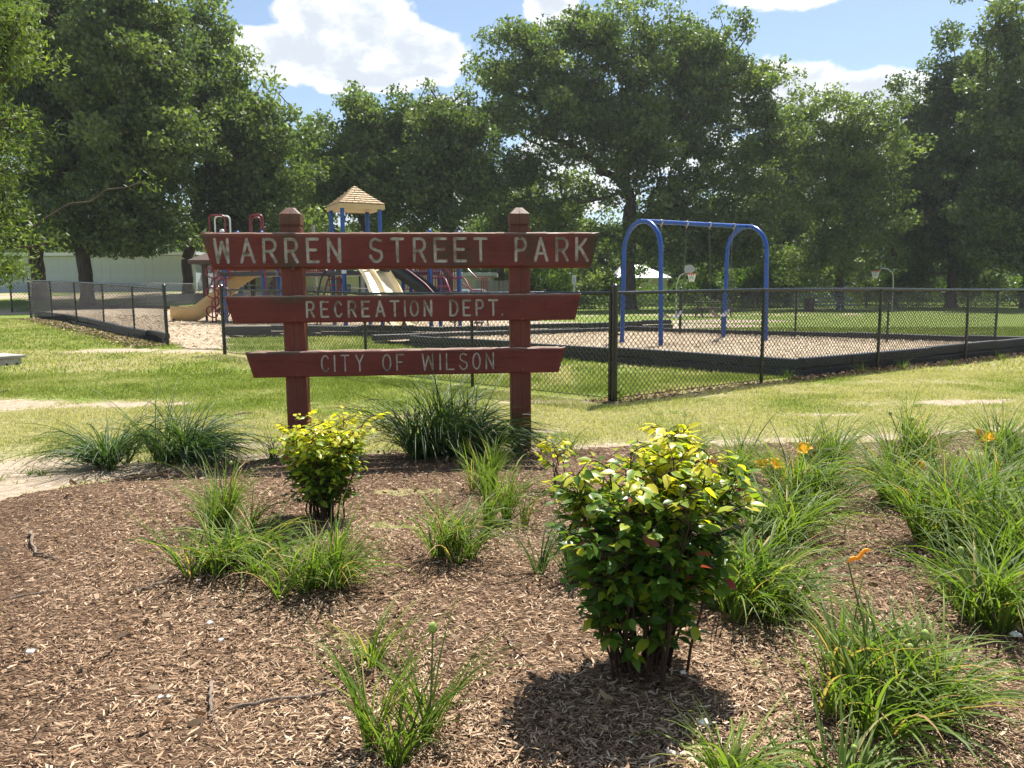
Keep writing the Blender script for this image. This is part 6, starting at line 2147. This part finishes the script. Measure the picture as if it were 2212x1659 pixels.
DL = 'green daylily clumps in the mulch bed'
spec = [
    # label, (u, v) base, blades, length, spread, mat, wind, width, r0, erect, seed, flowers
    ('dark arching grass clump at the left back corner of the bed', (235, 1012), 380, 0.72, 1.15, 'lilydark', -0.25, 0.010, 0.09, 0.25, []),
    ('dark drooping grass clump just right of the leftmost one', (385, 998), 620, 0.74, 0.9, 'lilydark', 0.6, 0.012, 0.10, 0.1, []),
    ('large dark grass clump between the two sign posts, its left half', (905, 992), 430, 0.777, 0.9, 'lilydark', -0.02, 0.011, 0.09, 0.3, []),
    ('large dark grass clump leaning towards the right sign post', (975, 985), 620, 0.86, 0.8, 'lilydark', 0.55, 0.013, 0.12, 0.15, []),
    ('bright green clump left of the smaller yellow shrub, farthest of three', (490, 1150), 240, 0.42, 0.6, 'lily', 0.15, 0.008, 0.10, 0.7, [(499, 1000, 'tip')]),
    ('dense bright green clump left of the smaller yellow shrub', (510, 1228), 380, 0.36, 0.7, 'lily', 0.2, 0.011, 0.13, 0.55, []),
    ('bright green clump in front of the smaller yellow shrub', (665, 1275), 340, 0.38, 0.6, 'lily', 0.28, 0.009, 0.10, 0.6, []),
    ('short upright green tuft below the large dark clump', (1045, 1065), 130, 0.40, 0.42, 'lily', 0.10, 0.008, 0.05, 0.8, []),
    ('green clump halfway between right sign post and large shrub', (1085, 1140), 170, 0.44, 0.55, 'lily', 0.25, 0.009, 0.08, 0.6, [(1180, 1060, 'tip')]),
    ('green clump in open mulch between the two yellow shrubs', (960, 1215), 190, 0.42, 0.70, 'lily', 0.26, 0.009, 0.08, 0.55, []),
    ('wispy green clump half behind the left side of the large shrub', (1205, 1250), 120, 0.44, 0.62, 'lilydark', 0.05, 0.008, 0.08, 0.7, []),
    ('small sparse green tuft in the front mulch', (777, 1440), 42, 0.28, 0.5, 'lily', 0.10, 0.007, 0.035, 0.8, []),
    ('loose wide bladed clump at the bottom of the picture beside the fallen twig', (885, 1625), 150, 0.37, 0.55, 'lily', 0.12, 0.009, 0.07, 0.8, [(935, 1356, 'pod')]),
    ('fine green clump right at the foot of the right sign post', (1215, 985), 120, 0.36, 0.6, 'lily', 0.10, 0.006, 0.08, 0.6, []),
    ('low green clump behind the top of the large shrub', (1500, 992), 195, 0.403, 0.605, 'lily', 0.12, 0.008, 0.09, 0.6, []),
    ('low green clump with one orange bloom behind the large shrub', (1575, 1030), 247, 0.448, 0.660, 'lily', 0.18, 0.009, 0.10, 0.55, [(1537, 1010, 'open')]),
    ('green clump with an orange bloom standing on its left', (1745, 1095), 448, 0.544, 0.678, 'lily', 0.22, 0.010, 0.11, 0.5, [(1739, 978, 'open'), (1648, 1012, 'open'), (1672, 1012, 'open')]),
    ('green clump behind the one with the single orange bloom', (1775, 1010), 313, 0.479, 0.581, 'lily', 0.20, 0.009, 0.09, 0.6, []),
    ('green clump touching the right side of the large shrub', (1665, 1165), 373, 0.479, 0.774, 'lily', 0.20, 0.010, 0.10, 0.45, []),
    ('wide green clump right of the large shrub foot', (1635, 1330), 448, 0.457, 0.823, 'lily', 0.26, 0.011, 0.11, 0.5, []),
    ('far green clump with tall thin stalks near the right edge', (1960, 1000), 328, 0.5, 0.6, 'lily', 0.24, 0.009, 0.10, 0.6, [(1923, 893, 'pod'), (1970, 905, 'pod')]),
    ('green clump with a yellow bud in the right middle of the bed', (1935, 1098), 313, 0.5, 0.774, 'lily', 0.10, 0.010, 0.09, 0.55, [(1990, 1014, 'bud_orange')]),
    ('dense green clump at the right, left of the two front ones', (2040, 1175), 568, 0.588, 0.726, 'lily', 0.20, 0.011, 0.13, 0.5, []),
    ('dense green clump with withered bloom at the right edge', (2180, 1110), 478, 0.544, 0.726, 'lily', 0.05, 0.010, 0.12, 0.5, [(2182, 1072, 'bud_orange')]),
    ('back green clump with orange blooms at the right edge', (2185, 1020), 418, 0.566, 0.6, 'lily', 0.10, 0.010, 0.10, 0.6, [(2138, 951, 'open'), (2112, 940, 'bud_orange')]),
    ('green clump with a green seed pod right of the wilted bloom', (2120, 1340), 358, 0.479, 0.774, 'lily', 0.12, 0.011, 0.10, 0.55, [(2075, 1190, 'pod')]),
    ('upright green clump at the right edge above the big front one', (2195, 1250), 328, 0.5, 0.6, 'lily', 0.02, 0.011, 0.10, 0.6, []),
    ('biggest front green clump with seed pods at the lower right', (1890, 1530), 598, 0.389, 0.748, 'lily', 0.34, 0.0105, 0.12, 0.5, [(1832, 1215, 'wilted'), (1790, 1418, 'pod'), (1965, 1402, 'pod'), (1998, 1372, 'pod')]),
    ('green clump cut by the bottom edge right of the shrub shadow', (1610, 1700), 110, 0.26, 0.80, 'lily', 0.28, 0.010, 0.07, 0.4, []),
    ('green clump cut by the bottom edge at the lower right', (1800, 1735), 150, 0.30, 0.80, 'lily', 0.34, 0.010, 0.09, 0.4, [(1845, 1618, 'bud')]),
    ('small wispy grass tuft at the foot of the left sign post', (592, 1000), 50, 0.30, 0.6, 'lilydark', 0.0, 0.005, 0.05, 0.7, []),
]
PLANTS = []
for i, (lab, uv, n, H_, sp_, mt, wd, wid, r0, er, fl) in enumerate(spec):
    b = g(*uv)
    nm = 'border_grass' if mt == 'lilydark' else 'daylily'
    rt = clump(lab, b, n, H_, sp_, mt, wd, 400 + i, wid, r0, nm, er, 16 if uv[1] > 1180 else 8, 'grass clump' if mt == 'lilydark' else 'daylily', None, (), 0.5)
    rng = np.random.default_rng(900 + i)
    for (u, v, kind) in fl:
        if kind == 'tip':
            kind = 'bud'
        dpt = b.y + rng.normal(-0.03, 0.06)
        tip = at(u, v, dpt)
        stalk_flower(rt, (rng.normal(0, 0.02), rng.normal(0, 0.02), 0), tip, kind, rng)
    PLANTS.append(rt)


def shrub(label, base, stems_n, H0, H1, top_half_w, n_leaf, leafL, seed, single, side_bias=0.0, yellow_z=0.75, spread_low=0.55, sizes=(0.4, 0.4)):
    """many upright stems from one stool, broad pointed leaves, new growth yellow at the top"""
    rng = np.random.default_rng(seed)
    root = empty('leafy_shrub', base, 0, label, 'shrub')
    stems = []
    for i in range(stems_n):
        a = rng.random() * 2 * math.pi; q = math.sqrt(rng.random())
        tx, ty = top_half_w * q * math.cos(a) + side_bias, top_half_w * 0.8 * q * math.sin(a)
        h = (H0 + (H1 - H0) * rng.random() * (1.05 - 0.3 * q)) * (0.93 + 0.14 * (0.5 + 0.5 * math.sin(3 * a + seed)))
        bx_, by_ = 0.09 * math.cos(a) * q + rng.normal(0, 0.02), 0.08 * math.sin(a) * q + rng.normal(0, 0.02)
        pts = []
        for t in np.linspace(0, 1, 7):
            f = t ** 1.15
            pts.append(np.array([bx_ + (tx - bx_) * f + rng.normal(0, 0.008), by_ + (ty - by_) * f + rng.normal(0, 0.008), h * t - 0.02 * (t == 0)]))
        stems.append(pts)
        mb = MB(); mb.tube([tuple(p) for p in pts], [0.0045 * (1 - 0.8 * t) + 0.0008 for t in np.linspace(0, 1, 7)], 6)
        mb.build('stem', M['stem'], root, True)
    # leaves in sprays along side twigs
    P = []; D = []; T = []
    tw = MB()
    while len(P) < n_leaf:
        s = stems[rng.integers(len(stems))]
        t = 0.12 + 0.88 * rng.random() ** 0.52
        f = t * 6; i = min(5, int(f)); f -= i
        c = s[i] * (1 - f) + s[i + 1] * f
        a = rng.random() * 2 * math.pi
        dr = np.array([math.cos(a), math.sin(a), 0.35 + 0.4 * rng.random()]); dr /= np.linalg.norm(dr)
        L = 0.05 + 0.11 * rng.random() * (1.2 - 0.5 * t)
        e = c + dr * L
        tw.tube([tuple(c), tuple(c + dr * L * 0.5 + np.array([0, 0, 0.006])), tuple(e)], [0.0022, 0.0018, 0.0012], 3)
        nl = rng.integers(3, 8)
        for q in range(nl):
            w = (q + 1) / nl
            pos = c + dr * L * w
            aa = a + (1 if q % 2 else -1) * (0.9 - 0.6 * w) + rng.normal(0, 0.3)
            ld = np.array([math.cos(aa), math.sin(aa), rng.normal(0.0, 0.28)])
            ld /= np.linalg.norm(ld)
            P.append(pos); D.append(ld); T.append(pos[2])
    tw.build('twigs', M['stem'], root)['kind'] = 'stuff'
    P = np.array(P[:n_leaf]); D = np.array(D[:n_leaf]); T = np.array(T[:n_leaf])
    zmax = T.max()
    hrel = T / zmax
    L = leafL * (0.65 + 0.6 * rng.random(n_leaf)) * (1.15 - 0.25 * hrel)
    hrel = hrel + rng.normal(0, 0.07, n_leaf)
    var = np.clip(0.26 + 0.20 * rng.normal(0, 1, n_leaf) + 0.75 * np.clip((hrel - yellow_z) / (1 - yellow_z), 0, 1) ** 0.8, 0, 1)
    red = rng.random(n_leaf) < 0.035 * (hrel < 0.85)

    def leaf_geo(Ls, keel=0.18):
        # half-width profile of a pointed oval leaf with a folded keel and drooping tip
        ts = [0.0, 0.12, 0.35, 0.62, 0.85, 1.0]; ws = [0.04, 0.5, 1.0, 0.86, 0.42, 0.02]
        V = []
        for t, w in zip(ts, ws):
            z = -0.22 * t * t
            hw = 0.27 * w
            V += [(t, hw, z + keel * hw), (t, 0, z), (t, -hw, z + keel * hw)]
        F = []
        for i in range(5):
            F += [(3 * i, 3 * i + 1, 3 * i + 4, 3 * i + 3), (3 * i + 1, 3 * i + 2, 3 * i + 5, 3 * i + 4)]
        return np.array(V), F
    LV, LF = leaf_geo(1)
    # frame per leaf
    up = np.array([0, 0, 1.0]) + rng.normal(0, 0.38, (n_leaf, 3))
    S_ = np.cross(up, D); S_ /= np.linalg.norm(S_, axis=1)[:, None]
    U_ = np.cross(D, S_)
    A = P[:, None, :] + (LV[None, :, 0:1] * D[:, None, :] + LV[None, :, 1:2] * S_[:, None, :] + LV[None, :, 2:3] * U_[:, None, :]) * L[:, None, None]
    # the largest leaves on the side that shows are objects, the others joined
    score = -P[:, 1] * 1.0 + L * 6 + rng.random(n_leaf) * 0.05
    order = np.argsort(-score)
    sing = set(order[:single].tolist())
    kk = len(LV)
    for redflag, mname in ((False, 'shrub'), (True, 'shrub_red')):
        ids = np.array([i for i in range(n_leaf) if i not in sing and bool(red[i]) == redflag])
        if len(ids) == 0:
            continue
        V = A[ids].reshape(-1, 3)
        F = (np.arange(len(ids)) * kk)[:, None, None] + np.array(LF)[None]
        vv = np.repeat(var[ids], kk) if not redflag else np.repeat(rng.random(len(ids)), kk)
        o = link('foliage' if not redflag else 'red_foliage', fast_mesh('foliage', V, F.reshape(-1, 4), vv, True, [M[mname]]), root)
        o['kind'] = 'stuff'
    protos = {}
    for i in sing:
        key = ('r' if red[i] else 'g', int(round(var[i] * 7)))
        if key not in protos:
            me = fast_mesh('leaf', LV, np.array(LF), np.full(kk, key[1] / 7), True, [M['shrub_red'] if red[i] else M['shrub']])
            protos[key] = me
        o = bpy.data.objects.new('leaf', protos[key]); COL.objects.link(o)
        o.parent = root
        Rm = Matrix(((D[i][0], S_[i][0], U_[i][0]), (D[i][1], S_[i][1], U_[i][1]), (D[i][2], S_[i][2], U_[i][2])))
        o.matrix_local = Matrix.Translation(Vector(P[i])) @ Rm.to_4x4() @ Matrix.Scale(float(L[i]), 4)
        if red[i]:
            o['label'] = 'reddish leaf'
    return root


bA = g(1395, 1462)
shrub('large bushy shrub with yellow top, dark stems and reddish leaves in the front mulch', bA, 44, 0.46, 0.77, 0.275, 4900, 0.046, 501, 290, 0.01, 0.62)
bB = g(700, 1128)
shrub('smaller bright yellow green shrub in front of the left sign post', bB, 30, 0.36, 0.58, 0.265, 2900, 0.044, 502, 120, 0.0, 0.35)
bC = g(1215, 1060)
shrub('thin yellow leaved sprout just left of the large shrub top', bC, 5, 0.20, 0.30, 0.09, 70, 0.055, 503, 20, 0.0, 0.1)

# ------------------------------------------------------------------ twigs, stones, leaf litter, weeds
def twig(label, pts_uv, r, side=()):
    P = [g(u, v) + Vector((0, 0, 0.028 + 0.008 * math.sin(i * 1.7))) for i, (u, v) in enumerate(pts_uv)]
    o_ = P[0].copy()
    Q = []
    for i in range(len(P) - 1):
        for k in range(5):
            t = k / 5
            Q.append(P[i].lerp(P[i + 1], t) - o_ + Vector((random.gauss(0, r * 0.5), random.gauss(0, r * 0.5), 0)))
    Q.append(P[-1] - o_)
    n = len(Q)
    mb = MB(); mb.tube(Q, [r * (1 - 0.6 * i / n) for i in range(n)], 7)
    for (i, du, dv) in side:
        a = Q[i]; b = a + Vector((du, dv, 0.004))
        mb.tube([a, a.lerp(b, 0.5) + Vector((0.004, 0, 0.005)), b], [r * 0.45, r * 0.35, r * 0.2], 5)
    ob = mb.build('fallen_twig', M['twig'], None, True); ob.location = o_
    return tag(ob, label, 'twig')


twig('long thin fallen twig pointing at the front clump', [(500, 1549), (590, 1534), (680, 1520), (740, 1500), (790, 1487), (835, 1480)], 0.0055, ((8, 0.05, -0.07), (14, 0.10, -0.12)))
twig('short dark knobbly stick lying end on in the front mulch', [(456, 1492), (458, 1530), (456, 1560), (470, 1590)], 0.007)
twig('curved dark stick lying in the left mulch', [(70, 1160), (68, 1185), (80, 1205), (122, 1216)], 0.009)
twig('short dark stick at the left edge of the mulch', [(25, 1307), (60, 1303), (110, 1290)], 0.006)
twig('dark half buried stick left of the clump before the smaller shrub', [(295, 1292), (340, 1280), (385, 1255)], 0.008)
twig('pale stick on the bare lawn left of the left sign post', [(506, 902), (525, 899), (545, 897)], 0.012)
twig('forked bleached twig left of the large shrub shadow', [(1095, 1395), (1105, 1410), (1118, 1425)], 0.004, ((4, 0.04, 0.02),))
M['stone'] = simple_mat('pale_stone', (0.70, 0.68, 0.62), 0.7, 0, 0.15, 30)
for (u, v, r_, lab) in ((455, 1364, 0.012, 'pale flat stone chip in the left front mulch'), (68, 1428, 0.014, 'pale round stone near the left edge of the mulch'), (478, 1402, 0.009, 'small white stone below the pale flat chip'),
                        (348, 1528, 0.009, 'left one of the paired white stones at the bottom left'), (366, 1527, 0.008, 'right one of the paired white stones at the bottom left'), (430, 1270, 0.008, 'tiny pale stone above the dark stick'),
                        (2192, 1390, 0.018, 'white scrap at the right edge of the mulch'), (1520, 1585, 0.014, 'pale stone in the mulch beside the shrub shadow'), (1475, 1475, 0.010, 'small pale stone right of the shrub foot')):
    p = g(u, v); mb = MB(); mb.ball((0, 0, 0), r_, 8, 0.5)
    mb.V = [tuple(np.array(q) * (1 + 0.25 * math.sin(i * 2.3 + u))) for i, q in enumerate(mb.V)]
    o = mb.build('stone', M['stone'], None, False); o.location = p + Vector((0, 0, 0.035)); tag(o, lab, 'stone')


def litter(name, label, n, sampler, L0, L1, mat, seed, ztop, zb=0.0):
    r = np.random.default_rng(seed)
    x, y = sampler(r, n)
    z = terrain(x, y) + zb + ztop * r.random(len(x)) ** 1.8
    L = L0 + (L1 - L0) * r.random(len(x))
    V, F, k = strips(np.stack([x, y, z], 1), r.random(len(x)) * 6.28, r.normal(0.1, 0.5, len(x)), L, L * 0.45, r.normal(0.08, 0.12, len(x)), 2, r.normal(0, 0.8, len(x)))
    o = link(name, fast_mesh(name, V, F, np.repeat(np.clip(r.beta(1.8, 1.6, len(x)), 0, 1), k), False, [mat]))
    return tag(o, label, None, None, 'stuff')


def along(p, q, w):
    def f(r, n):
        t = r.random(n) ** 1.3
        d = np.array(q) - np.array(p); L = np.linalg.norm(d); d = d / L
        off = r.normal(0, w, n)
        return p[0] + d[0] * t * L - d[1] * off, p[1] + d[1] * t * L + d[0] * off
    return f


litter('leaf_litter', 'brown dead leaves drifted along the foot of the fence at the right', 1500, along((4.0, 10.82), (10.6, 15.4), 0.10), 0.03, 0.09, M['litter'], 601, 0.05)
litter('leaf_litter', 'thin scatter of dead leaves at the foot of the corner fence', 900, along((1.0, 8.95), (3.9, 10.75), 0.16), 0.03, 0.07, M['litter'], 602, 0.02)
litter('bed_leaf_litter', 'dry brown leaves and dead blades caught among the daylily clumps', 2600,
       lambda r, n: ((r.random(n) * 2 - 1) * 3.6 + 0.6, 2.0 + 4.2 * r.random(n)), 0.015, 0.045, M['litter'], 603, 0.02, 0.03)
litter('wood_mulch_litter', 'dark brown mulch spilling under the left fence', 5500, along((-8.0, 17.1), (-16.2, 26.0), 0.22), 0.03, 0.10, M['chip'], 604, 0.03)

weeds = [(1795, 806), (1940, 800), (2052, 790), (2165, 778), (1700, 822), (1860, 806), (1350, 866)]
for i, (u, v) in enumerate(weeds):
    b = g(u, v)
    clump(('small weed tuft at the foot of the corner post' if i == 6 else ('first', 'second', 'third', 'fourth', 'lone', 'paired')[i] + ' weed tuft at the fence foot, ' + ('by the near corner of the timbers', 'in the middle of the leaf drift', 'before the third fence post', 'near the right edge', 'left of the drift of dead leaves', 'between the first two')[i]), b, 22, 0.24, 0.6, 'lily', 0.05, 700 + i, 0.012, 0.05, 'weed', 0.7, 0, 'weed', 'weeds along the fence')
for i, (u, v, s_) in enumerate(((1195, 948, 0.9), (1460, 900, 1.0), (2020, 880, 1.0), (30, 1042, 0.8), (395, 905, 0.8))):
    b = g(u, v)
    clump('coarse green grass tuft ' + ('behind the foot of the right sign post', 'in the short lawn below the corner fence', 'in the straw coloured lawn at the right', 'on the bare dirt at the left edge', 'in the lawn left of the left sign post')[i], b, 60, 0.12 * s_, 1.1, 'lily', 0.0, 720 + i, 0.008, 0.16, 'grass_tuft', 0.4, 0, 'grass tuft', 'coarse tufts in the lawn')

# ------------------------------------------------------------------ air
hz = MB(); hz.box((0, 75, 14), (330, 210, 31.5))
hm, hnt = new_mat('air')
pv = hnt.nodes.new('ShaderNodeVolumePrincipled')
pv.inputs['Color'].default_value = (0.90, 0.95, 1.0, 1)
pv.inputs['Density'].default_value = 0.00035
pv.inputs['Anisotropy'].default_value = 0.3
ho = hnt.nodes.new('ShaderNodeOutputMaterial')
hnt.links.new(pv.outputs[0], ho.inputs['Volume'])
tag(hz.build('haze', hm), kind='stuff')
